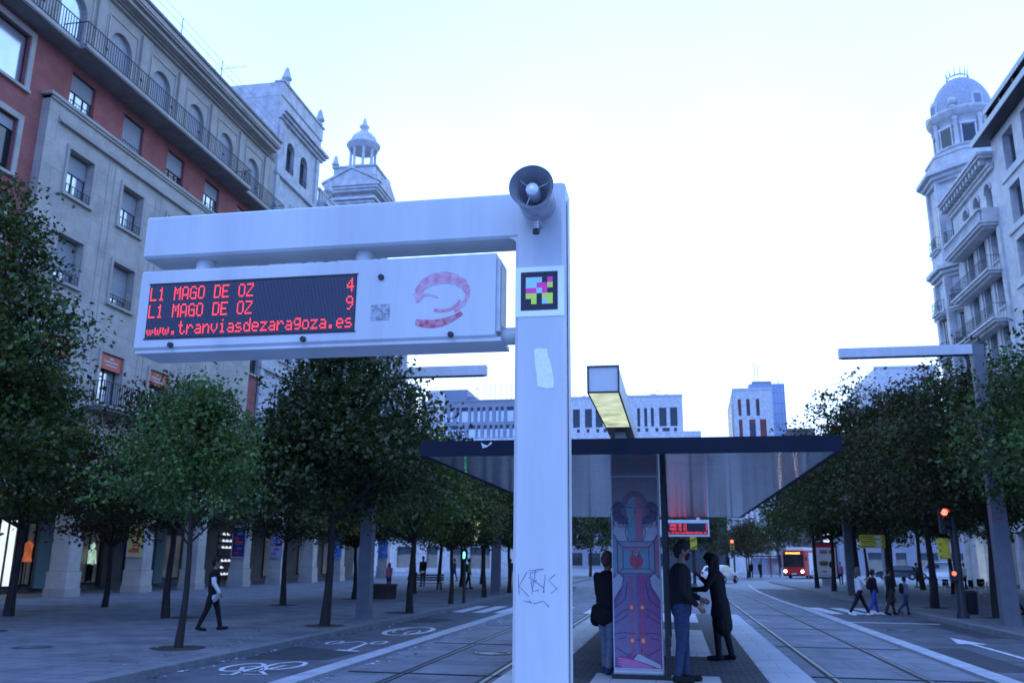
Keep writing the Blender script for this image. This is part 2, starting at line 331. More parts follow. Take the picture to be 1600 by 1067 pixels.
# litter of dry leaves in the gutter
mb = MB(); random.seed(8)
for i in range(330):
    k = random.random()
    if k < .45: x, y = -7.88+abs(random.gauss(0,.12)), random.uniform(11, 34)
    elif k < .8: x, y = -5.4+abs(random.gauss(0,.2)), random.uniform(11, 30)
    else: x, y = random.uniform(-9.8,-8.3), random.uniform(13, 25)
    z = .135 if x < -8.2 else .02; a = random.random()*6.28; s = random.uniform(.02,.055)
    mb.poly([(x+s*math.cos(a+t), y+s*math.sin(a+t), z+(.01 if t in (0,) else 0)) for t in (0,1.2,3.1,4.4)], random.choice(['wood','paint','brown','kerbpale']))
mb.build('fallen_leaves', label='dry leaves and litter scattered along the kerbs', cat='leaves', kind='stuff')
# ------------------------------------------------------------------ display sign on its pole
FONT = {'L':'10000100001000010000100001000011111','1':'00100011000010000100001000010001110','M':'10001110111010110101100011000110001','A':'01110100011000110001111111000110001',
'G':'01110100011000010111100011000101111','O':'01110100011000110001100011000101110','D':'11110100011000110001100011000111110','E':'11111100001000011110100001000011111','Z':'11111000010001000100010001000011111',
'4':'00010001100101010010111110001000010','9':'01110100011000101111000010001001100','w':'00000000001000110001101011010101010','.':'00000000000000000000000000110001100','t':'01000010001110001000010000100100110',
'r':'00000000001011011001100001000010000','a':'00000000000111000001011111000101111','n':'00000000001011011001100011000110001','v':'00000000001000110001100010101000100','i':'00100000000110000100001000010001110',
's':'00000000000111010000011100000111110','d':'00001000010110110011100011000101111','e':'00000000000111010001111111000001110','z':'00000000001111100010001000100011111','g':'00000011111000110001011110000101110','o':'00000000000111010001100011000101110'}
def led(mb, x0, z1, y, wd, ht, lines, cols=150, rows=27, off=True):
    px, pz = wd/cols, ht/rows; on = set()
    for r, txt in enumerate(lines):
        for k, ch in enumerate(txt[:25]):
            g = FONT.get(ch)
            if not g: continue
            for i in range(35):
                if g[i] == '1':
                    c, q = k*6+i%5, r*9+i//5+1
                    if r == 2 and k < 3 and i//5 < (4 if k == 0 else 3): continue
                    if c < cols and q < rows: on.add((c, q))
    for c in range(cols):
        for q in range(rows):
            if (c, q) in on: a, b, m, d = .40, .33, 'dot', .004
            elif off: a, b, m, d = .24, .22, 'dotoff', .002
            else: continue
            x = x0+(c+.5)*px; z = z1-(q+.5)*pz
            mb.poly([(x-px*a,y-d,z-pz*b),(x+px*a,y-d,z-pz*b),(x+px*a,y-d,z+pz*b),(x-px*a,y-d,z+pz*b)], m)
LINES = ['L1 MAGO DE OZ'+' '*11+'4', 'L1 MAGO DE OZ'+' '*11+'9', 'www.tranviasdezaragoza.es']
root = thing('information_pole', 'near pale painted steel post with arm and loudspeaker carrying the large red LED board', 'pole', (-.68, 4.62, .25))
mb = MB(); mb.bbox(-.82,4.5,.25,-.54,4.75,3.87,'white',.018); mb.build('post', root)
mb = MB(); mb.bbox(-3.13,4.504,3.56,-.80,4.74,3.83,'white',.014,'x')
mb.prism([(-.81,4.507,3.562),(-.81,4.507,3.515),(-.826,4.507,3.545),(-.865,4.507,3.562)], (0,.22,0), 'white'); mb.build('arm', root)
mb = MB(); mb.box(-.535,4.58,.3,-.532,4.67,3.8,'whiteedge'); mb.build('side_cover', root)
for x in (-2.78,-1.75):
    mb = MB(); mb.cyl((x,4.62,3.46),(x,4.62,3.565),.055,m='white',n=20); mb.build('hanger', root)
mb = MB(); mb.cyl((-.93,4.64,3.02),(-.81,4.64,3.02),.05,m='white',n=20); mb.build('hanger', root)
sg = MB(); x0,x1,z0,z1 = -3.12,-.93,2.965,3.475
sg.bbox(x0,4.50,z0+.02,x1,4.74,z1,'white',.012,'x'); sg.box(x0+.002,4.515,z0,x1+.03,4.78,z0+.022,'white')
sg.box(x1,4.53,z0+.06,x1+.02,4.72,z1-.03,'whiteedge'); sg.box(x1+.02,4.56,z0+.10,x1+.024,4.69,z1-.06,'white')
case = sg.build('board_case', root)
mb = MB(); mb.box(-3.055,4.497,3.05,-1.745,4.4995,3.385,'led'); mb.box(-3.062,4.4955,3.043,-1.738,4.4992,3.05,'dark'); mb.box(-3.062,4.4955,3.385,-1.738,4.4992,3.391,'dark')
led(mb, -3.045, 3.375, 4.4965, 1.295, .32, LINES); mb.build('led_panel', case)
for x, z in ((-2.88,2.99+.015),(-2.05,3.01),(-1.18,3.005),(-1.6,3.36)):
    mb = MB(); mb.cyl((x,4.485,z),(x,4.501,z),.016,.018,14,'dark'); mb.build('bolt', case)
mb = MB(); mb.box(-1.652,4.498,3.105,-1.54,4.4995,3.198,mat('worn_grey_sticker',(.36,.37,.40),.8,var=.35,scale=60,lo=.42,hi=.58)); mb.build('grey_sticker', case)
worn = mat('worn_red_print', (.60,.22,.30), .7, var=0, c2=(.66,.46,.54), scale=26, lo=.38, hi=.6)
worn2 = mat('worn_dark_red_print', (.50,.07,.12), .7, var=0, c2=(.66,.34,.40), scale=30, lo=.40, hi=.62)
mb = MB()
def vrib(mb, pts, ws, y, m):
    L = []; P = [Vector((p[0],0,p[1])) for p in pts]
    for i, p in enumerate(P):
        d = (P[min(i+1,len(P)-1)]-P[max(i-1,0)]).normalized(); n = Vector((-d.z,0,d.x))*(ws[i] if hasattr(ws,'__len__') else ws)/2
        L += [(p.x+n.x,y,p.z+n.z),(p.x-n.x,y,p.z-n.z)]
    mb.add(L, [(2*i,2*i+1,2*i+3,2*i+2) for i in range(len(P)-1)], m)
cx, cz = -1.235, 3.235
A = [R(a) for a in range(195, -62, -8)]
vrib(mb, [(cx+.145*math.cos(a), cz+.105*math.sin(a)) for a in A], [.024+.048*max(0,math.sin(math.pi*min(1,i/len(A)*1.3)))-.008*(i%3==0) for i in range(len(A))], 4.4985, worn)
vrib(mb, [(cx+.105*math.cos(R(a)), cz+.075*math.sin(R(a))-.015) for a in range(-12,-120,-8)], .018, 4.4983, worn)
vrib(mb, [(cx-.16+.017*i, 3.225+.018*math.sin(i*.4)) for i in range(9)], [.06,.06,.045,.02,.012,.014,.010,.014,.008], 4.4981, worn)
Q = [(-1.385+.265*t, 3.085-.028*math.sin(t*2.4)+.062*t*t) for t in [i/14 for i in range(15)]]
vrib(mb, Q, [.02+.035*math.sin(math.pi*min(1,.12+i/17)) *(1-.5*i/14)for i in range(15)], 4.4979, worn2)
mb.build('worn_red_print', case)
# colour code tag
mb = MB(); mb.box(-.818,4.4965,3.09,-.545,4.4995,3.375,mat('white_sticker',(.93,.95,.95),.4,var=.03)); mb.build('sticker', root, label='white square sticker with a black framed mosaic of cyan, pink and lime squares')
mb = MB(); a = .205; bx, bz = -.786, 3.125; K = mat('sticker_black',(.02,.02,.04),.5,var=0)
mb.box(bx,4.494,bz,bx+a,4.4964,bz+a+.015,K)
cc = {'c':mat('sticker_cyan',(.40,.74,.80),.5,var=0),'m':mat('sticker_pink',(.95,.06,.36),.5,var=0),'g':mat('sticker_lime',(.72,.88,.10),.5,var=0)}
q = .030; ox, oz = bx+.028, bz+a+.015-.032
for r, row in enumerate(('ccckm','ccmmg','mmcmk','ggkgg','kgkcg')):
    for c, ch in enumerate(row):
        if ch != 'k': mb.box(ox+c*q,4.492,oz-(r+1)*q*1.03,ox+(c+1)*q,4.4938,oz-r*q*1.03,cc[ch])
mb.build('mosaic_tag', root)
mb = MB(); torn = mat('torn_paper',(.90,.94,.93),.9,var=.10,scale=40)
mb.prism([(-.712,4.4988,2.905),(-.69,4.4988,2.91),(-.64,4.4988,2.907),(-.635,4.4988,2.87),(-.622,4.4988,2.83),(-.603,4.4988,2.74),(-.606,4.4988,2.69),(-.64,4.4988,2.688),(-.692,4.4988,2.70),(-.697,4.4988,2.76),(-.706,4.4988,2.82)], (0,-.001,0), torn)
mb.build('torn_sticker', root)
mb = MB(); gm = mat('scratch',(.16,.2,.3),.8,var=.3,scale=60)
for j, pts in enumerate(([(-.79,1.73),(-.785,1.63)],[(-.745,1.74),(-.785,1.67),(-.735,1.62)],[(-.69,1.742),(-.728,1.735),(-.722,1.69),(-.695,1.70)],[(-.722,1.69),(-.717,1.645),(-.682,1.652)],[(-.735,1.715),(-.66,1.665),(-.655,1.64)],[(-.70,1.75),(-.72,1.63)],[(-.65,1.73),(-.66,1.64)],[(-.60,1.73),(-.635,1.70),(-.59,1.66),(-.625,1.635)],[(-.76,1.60),(-.72,1.59),(-.735,1.605)],[(-.71,1.585),(-.66,1.60),(-.63,1.57)],[(-.74,1.745),(-.66,1.755)])):
    vrib(mb, pts, [.0022+.0022*((i+j)%2) for i in range(len(pts))], 4.4985-.00012*j, gm)
mb.build('scratched_graffiti', root)
# rain streaks on the face of the arm and post are in the paint material
# horn loudspeaker
sp = thing('horn_loudspeaker', 'round grey metal horn loudspeaker bolted on top corner of the near post', 'loudspeaker', (-.683,4.2,3.724))
hm = mat('horn_metal',(.42,.44,.48),.35,.3,var=.12,scale=20); hd = mat('horn_inside',(.28,.29,.32),.5,.2,var=.2,scale=8)
mb = MB(); c = (-.683,4.2,3.724)
mb.lathe(c,[(.118,0),(.121,-.003),(.116,.02),(.098,.075),(.094,.10),(.10,.102),(.10,.25),(.05,.275),(0,.276)],40,hm,(0,1,0)); bell = mb.build('horn_bell', sp)
mb = MB(); mb.lathe(c,[(.116,.0),(.10,.03),(.075,.09),(.06,.16),(0,.165)],40,hd,(0,1,0)); mb.build('horn_throat', sp)
mb = MB(); mb.lathe(c,[(0,.028),(.032,.03),(.036,.036),(.037,.12),(.03,.16)],24,mat('driver_metal',(.75,.77,.8),.3,.2,var=.05),(0,1,0))
for a in (20,140,250): 
    t = R(a); mb.cyl((c[0]+.035*math.cos(t),4.25,c[2]+.035*math.sin(t)),(c[0]+.09*math.cos(t),4.245,c[2]+.09*math.sin(t)),.003,m=hm,n=6)
mb.build('driver', sp)
mb = MB(); mb.box(-.70,4.36,3.60,-.667,4.5,3.645,hm); mb.cyl((-.683,4.38,3.535),(-.683,4.38,3.625),.014,m=hm); mb.cyl((-.683,4.38,3.525),(-.683,4.38,3.55),.021,m='dark',n=6); mb.build('bracket', sp)
# ------------------------------------------------------------------ platform shelter
sh = thing('tram_shelter', 'wide flat dark edged platform canopy with a mirror like ceiling on central pillar', 'shelter', (-.5,14,.25))
CX0,CX1,CY0,CY1,CZ = -2.9,1.82,9.8,24.7,2.97
mb = MB(); mb.box(CX0+.06,CY0+.06,CZ,CX1-.06,CY1-.06,CZ+.03,'chrome'); mb.build('ceiling', sh)
mb = MB()
mb.box(CX0,CY0,CZ-.004,CX1,CY0+.06,CZ+.17,'darkblue'); mb.box(CX0,CY1-.06,CZ-.004,CX1,CY1,CZ+.17,'darkblue')
mb.box(CX0,CY0+.06,CZ-.004,CX0+.06,CY1-.06,CZ+.17,'darkblue'); mb.box(CX1-.06,CY0+.06,CZ-.004,CX1,CY1-.06,CZ+.17,'darkblue'); mb.box(CX0+.06,CY0+.06,CZ+.03,CX1-.06,CY1-.06,CZ+.15,'dark')
fas = mb.build('fascia', sh)
mb = MB(); mb.prism([(-2.17,9.796,3.115),(-2.15,9.796,3.05),(-2.10,9.796,3.06),(-2.04,9.796,3.10),(-2.05,9.796,3.125),(-2.09,9.796,3.08),(-2.13,9.796,3.09)],(0,-.002,0),'whitefab'); mb.build('torn_white_sticker', fas)
mb = MB(); mb.box(-.87,12.56,.25,-.2,13.05,2.966,'grey'); mb.box(-.9,12.52,.25,-.17,13.1,.31,'dark'); mb.build('pillar', sh)
mb = MB()
mb.box(-.155,13.1,.3,-.135,19.4,2.3,'glass'); gl = mb.build('glass_screen', sh)
mb = MB()
for y in (13.1,15.2,17.3,19.4): mb.box(-.17,y-.03,.25,-.12,y+.03,2.968,'dark')
mb.box(-.17,13.1,2.3,-.12,19.4,2.36,'dark'); mb.box(-.17,12.5,.25,-.10,12.62,2.968,'dark'); mb.build('frame', sh)
# painted poster on the pillar : standing robed woman with a framed heart
po = thing('poster', 'tall painted poster of a robed woman with a glowing red heart on the shelter pillar', 'poster', (-.535,12.55,.3))
def col(n, c, r=.6): return mat('poster_'+n, c, r, var=.08, scale=12)
pc = dict(bg=col('lilac',(.24,.21,.235)), low=col('violet',(.20,.08,.20)), robe=col('robe',(.23,.095,.21)), robe2=col('robe_blue',(.20,.15,.26)), skinb=col('blue_skin',(.14,.28,.33)), skinr=col('rose_skin',(.38,.15,.20)), hair=col('hair',(.17,.13,.18)), line=col('ink',(.03,.03,.09)),
  fr=col('frame',(.29,.25,.30)), fr2=col('frame_blue',(.19,.28,.32)), heart=col('heart',(.42,.07,.10)), red=col('red_line',(.62,.10,.10)), glow=col('knot',(.78,.42,.30)), foot=col('foot',(.50,.16,.34)), pale=col('pale',(.40,.40,.44)), edge=col('edge',(.55,.6,.66)))
PX, PZ, PS = -.855, .36, .64        # left, bottom, width ; panel is 0..1 wide, 0..3.98 high in these units
mb = MB(); HT = 2.60/PS
def T(u, v, l): return (PX+u*PS, 12.548-l*.0012, PZ+v*PS)
def pp(pts, m, l): mb.poly([T(u,v,l) for u,v in pts], pc[m])
def pl(pts, wd, m, l):
    for a, b in zip(pts[:-1], pts[1:]):
        d = Vector((b[0]-a[0], b[1]-a[1])).normalized(); n = Vector((-d.y, d.x))*wd/2
        mb.poly([T(a[0]+n.x,a[1]+n.y,l),T(b[0]+n.x,b[1]+n.y,l),T(b[0]-n.x,b[1]-n.y,l),T(a[0]-n.x,a[1]-n.y,l)], pc[m])
def pe(cx, cy, rx, ry, m, l, a0=0, a1=360): pp([(cx+rx*math.cos(R(a0+(a1-a0)*i/20)), cy+ry*math.sin(R(a0+(a1-a0)*i/20))) for i in range(21)], m, l)
mb.box(PX-.012,12.549,PZ-.03,PX+PS+.012,12.559,PZ+HT*PS+.012,pc['edge'])
pp([(0,0),(1,0),(1,HT),(0,HT)],'bg',0)
pp([(0,0),(1,0),(1,1.95),(0,1.95)],'low',1)
# robe folds
pp([(0.0,.25),(.5,.35),(.5,1.95),(.22,1.95),(.18,1.6),(0,1.2)],'robe2',2); pp([(.5,.35),(1,.2),(1,1.2),(.82,1.6),(.78,1.95),(.5,1.95)],'robe',2)
for s in (0,1):
    X = (lambda u: 1-u) if s else (lambda u: u)
    for p in ([(0,1.25),(.25,1.45),(.3,1.8)],[(0,1.05),(.2,1.2),(.42,1.28)],[(.02,.95),(.3,1.12)],[(0,.72),(.2,.76),(.45,.74)],[(.03,.45),(.3,.3),(.45,.42)],[(.05,.62),(.25,.66)]):
        pl([(X(a),b) for a, b in p], .014, 'line', 4)
    pp([(X(0),1.4),(X(0),1.85),(X(.12),2.0),(X(.22),1.9),(X(.19),1.72),(X(.08),1.55)],'pale',4); pl([(X(0),1.4),(X(.08),1.55),(X(.19),1.72),(X(.22),1.9),(X(.12),2.0)],.016,'line',5)
    # shoulders and tall side strips
    pp([(X(0),2.0),(X(.1),2.0),(X(.1),2.7),(X(0),2.9)], 'fr2' if not s else 'skinr', 3); pl([(X(.1),1.98),(X(.1),2.66),(X(.02),2.8)],.014,'line',5)
    pp([(X(.36),2.65),(X(.12),2.68),(X(.02),2.85),(X(.06),3.12),(X(.3),3.1)],'pale',3); pl([(X(.34),2.66),(X(.28),2.85),(X(.32),3.15)],.012,'line',5)
    # hair
    pe(X(.27), 3.28, .27, .26, 'hair', 3.3+.3*s)
    random.seed(3)
    for k in range(16):
        a = R(100+k*11); r = random.uniform(.22,.34)
        pl([(X(.28+.1*math.cos(a)), 3.3+.1*math.sin(a)), (X(.27+r*math.cos(a+.2)), 3.27+r*math.sin(a+.2)), (X(.27+r*1.05*math.cos(a+.5)), 3.27+r*1.0*math.sin(a+.5))], .012, 'line', 6)
pp([(.33,2.65),(.5,2.65),(.5,3.2),(.36,3.2)],'skinb',5); pp([(.5,2.65),(.67,2.65),(.64,3.2),(.5,3.2)],'skinr',5)
pe(.5,3.40,.30,.34,'hair',4); pe(.5,3.60,.2,.16,'hair',4.4,0,180)
pe(.5,3.34,.185,.29,'skinb',6.2,90,270); pe(.5,3.34,.185,.29,'skinr',6.2,-90,90)
pl([(.33,3.40),(.46,3.39)],.014,'line',7); pl([(.54,3.39),(.67,3.40)],.014,'line',7); pl([(.36,3.45),(.45,3.47)],.01,'line',7); pl([(.55,3.47),(.64,3.45)],.01,'line',7)
pl([(.5,3.38),(.48,3.27),(.53,3.27)],.01,'line',7); pp([(.43,3.19),(.5,3.21),(.57,3.19),(.5,3.16)],'red',7)
pl([(.33,3.55),(.5,3.68),(.67,3.55)],.03,'hair',7)
# framed heart
pp([(.1,1.98),(.9,1.98),(.9,2.66),(.1,2.66)],'fr2',6); pp([(.15,2.02),(.85,2.02),(.85,2.62),(.15,2.62)],'fr',7); pp([(.22,2.08),(.78,2.08),(.78,2.54),(.22,2.54)],'skinb',8)
for q in ([(.1,1.98),(.9,1.98),(.9,2.66),(.1,2.66),(.1,1.98)],[(.22,2.08),(.78,2.08),(.78,2.54),(.22,2.54),(.22,2.08)],[(.1,1.98),(.22,2.08)],[(.9,1.98),(.78,2.08)],[(.1,2.66),(.22,2.54)],[(.9,2.66),(.78,2.54)]): pl(q,.013,'line',9)
pl([(.24,2.52),(.5,2.45),(.76,2.52)],.05,'skinr',9.3); pe(.5,2.47,.06,.07,'skinr',9.6)
pp([(.5,2.08),(.62,2.12),(.66,2.25),(.60,2.38),(.5,2.34),(.42,2.40),(.35,2.28),(.38,2.14)],'heart',10); pl([(.42,2.36),(.44,2.46)],.04,'heart',10.4); pl([(.55,2.34),(.58,2.44)],.02,'line',10.7); pl([(.48,2.3),(.55,2.2),(.5,2.12)],.012,'line',11)
for u in (.38,.61):
    pl([(u,.3),(u,1.95)],.02,'red',8)
    for v in (1.28,.60): pe(u,v,.065,.075,'red',8.5); pe(u,v,.035,.04,'glow',9.2)
pl([(.38,.62),(.61,.62)],.01,'line',7)
# feet and white hem
pp([(.0,.0),(1,.0),(1,.05),(0,.05)],'pale',8); pp([(.38,.2),(.5,.34),(.97,.12),(.97,.06),(.6,.1)],'pale',8)
pp([(.06,.14),(.08,.26),(.2,.27),(.35,.22),(.8,.09),(.78,.055),(.15,.06)],'foot',9)
for v in (.10,.14,.18,.22): pe(.09,v+.01,.035,.018,'foot',10); pl([(.06,v-.008),(.14,v-.008)],.007,'line',11)
pl([(.08,.27),(.35,.23),(.85,.08)],.012,'line',11)
mb.build('painted_panel', po)
# square beam lamp above the canopy
lb = thing('beam_lamp', 'square box beam lamp with lit yellowish underside above the front of the canopy', 'lamp', (-.655,8.65,3.45))
X0,X1,Z0,Z1 = -.815,-.495,3.45,3.73
mb = MB(); mb.bbox(X0,8.66,Z0+.01,X1,13.2,Z1,'white',.02,'y'); mb.build('housing', lb)
mb = MB(); t = .012
mb.box(X0-.004,8.64,Z0-.004,X0+t,8.665,Z1,'dark'); mb.box(X1-t,8.64,Z0-.004,X1+.004,8.665,Z1,'dark'); mb.box(X0+t,8.64,Z0-.004,X1-t,8.665,Z0+t,'dark'); mb.box(X0+t,8.64,Z1-t,X1-t,8.665,Z1,'dark')
mb.box(X0-.004,8.665,Z0-.004,X0+t,13.2,Z0+t,'dark'); mb.box(X1-t,8.665,Z0-.004,X1+.004,13.2,Z0+t,'dark'); mb.build('frame', lb)
mb = MB(); mb.box(X0+t,8.68,Z0-.002,X1-t,11.0,Z0+.009,emis('lamp_diffuser',(.80,.90,.60),.66,.42,4)); mb.box(X0+t,11.0,Z0-.002,X1-t,13.19,Z0+.009,'dark'); mb.build('diffuser', lb)
mb = MB()
mb.box(-.72,11.4,CZ+.15,-.59,12.9,Z0+.01,'grey')
mb.build('stand', lb)
# far display board
r2_ = thing('information_pole', 'small distant LED board with red lines of text at the far platform end', 'pole', (-1.2,28.1,.25))
mb = MB(); mb.bbox(-1.34,28.0,.25,-1.06,28.25,3.87,'white',.02); mb.build('post', r2_)
mb = MB(); mb.bbox(-1.06,28.01,3.56,1.2,28.24,3.83,'white',.015,'x'); mb.build('arm', r2_)
mb = MB(); mb.bbox(-1.0,28.0,2.54,1.08,28.22,3.05,'white',.012,'x'); cs = mb.build('board_case', r2_)
mb = MB(); mb.box(-.28,27.994,2.60,1.03,27.998,2.95,'led'); led(mb,-.27,2.94,27.993,1.29,.33,LINES,off=False); mb.build('led_panel', cs)
mb = MB(); vrib(mb,[(-.62+.13*math.cos(R(a)),2.8+.1*math.sin(R(a))) for a in range(200,-60,-12)],.05,27.996,worn); mb.build('worn_red_print', cs)
for x in (-.7,.75):
    mb = MB(); mb.cyl((x,28.12,3.04),(x,28.12,3.565),.055,m='white'); mb.build('hanger', r2_)
# ------------------------------------------------------------------ buildings
class F:
    """facade frame: u along the wall, d outwards, z up"""
    def __init__(s, o, u, n): s.o = Vector(o); s.u = Vector(u); s.n = Vector(n)
    def p(s, u, d, z): return s.o+s.u*u+s.n*d+Vector((0,0,z))
    def box(s, mb, u0, u1, d0, d1, z0, z1, m):
        vs = [s.p(u,d,z) for u in (u0,u1) for d in (d0,d1) for z in (z0,z1)]
        mb.add(vs, [(0,1,3,2),(4,6,7,5),(0,4,5,1),(2,3,7,6),(0,2,6,4),(1,5,7,3)], m)
    def wall(s, mb, u0, u1, z0, z1, holes, m, d=0, depth=.3):
        """wall sheet with real openings; hole = (u0,u1,z0,z1[,arch])"""
        U = sorted({u0,u1,*[h[0] for h in holes],*[h[1] for h in holes]}); Zs = sorted({z0,z1,*[h[2] for h in holes],*[h[3] for h in holes]})
        for i in range(len(U)-1):
            run = None
            for j in range(len(Zs)-1):
                cu, cz = (U[i]+U[i+1])/2, (Zs[j]+Zs[j+1])/2
                hole = any(h[0]<cu<h[1] and h[2]<cz<h[3] for h in holes)
                if not hole: run = [Zs[j], Zs[j+1]] if run is None else [run[0], Zs[j+1]]
                if (hole or j == len(Zs)-2) and run: mb.poly([s.p(U[i],d,run[0]),s.p(U[i+1],d,run[0]),s.p(U[i+1],d,run[1]),s.p(U[i],d,run[1])], m); run = None
        for h in holes:
            a,b,c,e = h[:4]
            mb.poly([s.p(a,d,c),s.p(a,d-depth,c),s.p(a,d-depth,e),s.p(a,d,e)], m); mb.poly([s.p(b,d,c),s.p(b,d-depth,c),s.p(b,d-depth,e),s.p(b,d,e)], m)
            mb.poly([s.p(a,d,c),s.p(b,d,c),s.p(b,d-depth,c),s.p(a,d-depth,c)], m)
            if len(h) > 4:
                r = (b-a)/2; cu = (a+b)/2; zc = e-r; k = 12
                arc = [(cu-r*math.cos(math.pi*i/k), zc+r*math.sin(math.pi*i/k)) for i in range(k+1)]
                for (ua,za),(ub,zb) in zip(arc[:-1],arc[1:]):
                    mb.poly([s.p(ua,d,za),s.p(ub,d,zb),s.p(ub,d,e),s.p(ua,d,e)], m); mb.poly([s.p(ua,d,za),s.p(ub,d,zb),s.p(ub,d-depth,zb),s.p(ua,d-depth,za)], m)
            else: mb.poly([s.p(a,d,e),s.p(b,d,e),s.p(b,d-depth,e),s.p(a,d-depth,e)], m)
    def window(s, root, u0, u1, z0, z1, d=-.22, frame='dark', glass='glass', sh=0, bars=2, rail=False, surround=None, fw=.06, sill=None, label=None, dd=0):
        mb = MB(); e = .004
        s.box(mb,u0+e,u0+fw,d,d+.05,z0+e,z1-e,frame); s.box(mb,u1-fw,u1-e,d,d+.05,z0+e,z1-e,frame); s.box(mb,u0+fw,u1-fw,d,d+.05,z0+e,z0+fw,frame); s.box(mb,u0+fw,u1-fw,d,d+.05,z1-fw,z1-e,frame)
        for i in range(1, bars):
            u = u0+(u1-u0)*i/bars; s.box(mb,u-.03,u+.03,d+.003,d+.053,z0+fw,z1-fw,frame)
        if surround:
            g, m = surround
            s.box(mb,u0-g,u0,dd-.01,dd+.07,z0,z1+g,m); s.box(mb,u1,u1+g,dd-.01,dd+.07,z0,z1+g,m); s.box(mb,u0,u1,dd-.01,dd+.07,z1,z1+g,m); s.box(mb,u0-g-.03,u1+g+.03,dd-.01,dd+.14,z0-.12,z0,m)
        w = mb.build('window', root, label=label)
        mb = MB(); s.box(mb,u0+fw,u1-fw,d+.012,d+.02,z0+fw,z1-fw,glass); mb.build('pane', w)
        if sh:
            mb = MB(); s.box(mb,u0+fw,u1-fw,d+.056,d+.085,z1-fw-(z1-z0-2*fw)*sh,z1-fw,'shutter'); mb.build('shutter', w)
        if rail:
            mb = MB(); zr = z0+.42
            s.box(mb,u0+.02,u1-.02,dd+.02,dd+.05,zr,zr+.03,'iron'); s.box(mb,u0+.02,u1-.02,dd+.02,dd+.05,z0+.08,z0+.105,'iron')
            for k in range(9): u = u0+.06+(u1-u0-.12)*k/8; s.box(mb,u-.01,u+.01,dd+.025,dd+.045,z0+.1,zr,'iron')
            mb.build('window_rail', w)
        return w
    def railing(s, root, u0, u1, d0, d1, z, h=1.05, gap=.16, m='iron', sides=True):
        mb = MB()
        s.box(mb,u0,u1,d1-.03,d1,z+h-.04,z+h,m); s.box(mb,u0,u1,d1-.03,d1,z+.08,z+.11,m)
        n = int((u1-u0)/gap)
        for k in range(n+1):
            u = u0+(u1-u0)*k/n; t = .022 if k%8 == 0 else .010; s.box(mb,u-t,u+t,d1-.028,d1-.004,z+.0,z+h-.03,m)
            if k%16 == 8: mb.lathe(s.p(u,d1-.015,z+h*.5),[(.07,-.02),(.1,0),(.07,.02)],8,m,s.n)
        if sides:
            for u in (u0,u1):
                s.box(mb,u-.012,u+.012,d0,d1-.03,z+h-.04,z+h,m)
                for k in range(1,int((d1-d0)/gap)): s.box(mb,u-.01,u+.01,d0+k*gap-.01,d0+k*gap+.01,z,z+h-.03,m)
        return mb.build('railing', root)
def part(name, root, fn, **k):
    mb = MB(); fn(mb); return mb.build(name, root, **k)
# ---------- A : red brick block with beige stone bay over an arcade, left
A = thing('brick_apartment_building', 'red brick block with beige stone bay, arched top floor and long iron balcony, left side', 'building', (-27,32,.12))
fA = F((-25,0,0),(0,1,0),(1,0,0)); U0,U1 = 2.0,48.6
wy = [30.35,34.05,37.75,41.45,45.15]
topw = [(y-.8,y+.8,20.42,22.2) for y in wy]
leftw = [(y-1.0,y+1.0,zb,zb+2.3) for y in (26.0,22.4,18.8,15.2,11.6) for zb in (19.9,16.2,12.5,8.8)]
stw = [(y-.8,y+.8,zb,zt) for y in wy[:4] for zb,zt in ((16.5,18.5),(12.8,14.75),(8.1,10.55))]
def f(mb):
    fA.wall(mb,U0,28.1,4.8,22.6,leftw,'brick'); fA.wall(mb,28.1,U1,20.2,22.6,topw,'brick'); fA.wall(mb,46.8,U1,4.8,20.2,[(47.3,48.8,12.6,14.6),(47.3,48.8,16.4,18.4)],'brick')
    fA.box(mb,U0,U1,-14,-.32,4.8,27.8,'slab'); mb.poly([fA.p(U1,-.32,4.8),fA.p(U1,0,4.8),fA.p(U1,0,27.8),fA.p(U1,-.32,27.8)],'stone2')
part('brick_wall', A, f)
def f(mb):
    fA.wall(mb,28.1,46.8,4.8,20.2,stw,'stone',.38,.55)
    for u in (28.1,46.8): mb.poly([fA.p(u,0,4.8),fA.p(u,.38,4.8),fA.p(u,.38,20.2),fA.p(u,0,20.2)],'stone')
    for y in (32.2,35.9,39.6,43.3): fA.box(mb,y-.03,y+.0,.381,.40,4.8,19.35,'stone2'); fA.box(mb,y+.42,y+.45,.381,.40,4.8,19.35,'stone2')
    for i,(a,b) in enumerate(((.55,.10),(.47,.08),(.42,.12))): fA.box(mb,28.1+.6,46.3,.38,a,19.3+sum((.10,.08,.12)[:i]),19.3+sum((.10,.08,.12)[:i+1])-.003,'stone2')
    fA.box(mb,27.95,46.95,.0,.52,20.2,20.34,'stone2'); fA.box(mb,28.1,46.8,-.01,.46,20.08,20.197,'stone2')
part('stone_bay', A, f)
shs = [.45,.95,.55,.4,.7]
for i,h in enumerate(topw): fA.window(A,*h,sh=shs[i],bars=3,glass='glasspale' if i in (0,3) else 'glass',rail=True)
for i,h in enumerate(leftw): fA.window(A,*h,sh=[0,.2,.3,0][i%4],bars=1 if i%4==0 else 2,glass='glasspale' if i%4==0 else 'glass',surround=(.25,'stone2'),frame='dark')
for i,h in enumerate(stw):
    r = i%3
    fA.window(A,*h,d=.0,sh=(.42+.46*((i*37)%10)/10) if r<2 else 0,bars=2,glass='glasspale',rail=r<2,surround=(.16,'stone2'),dd=.38,frame='dark')
for h in ((47.3,48.8,12.6,14.6),(47.3,48.8,16.4,18.4)): fA.window(A,*h,sh=.5,surround=(.12,'stone2'))
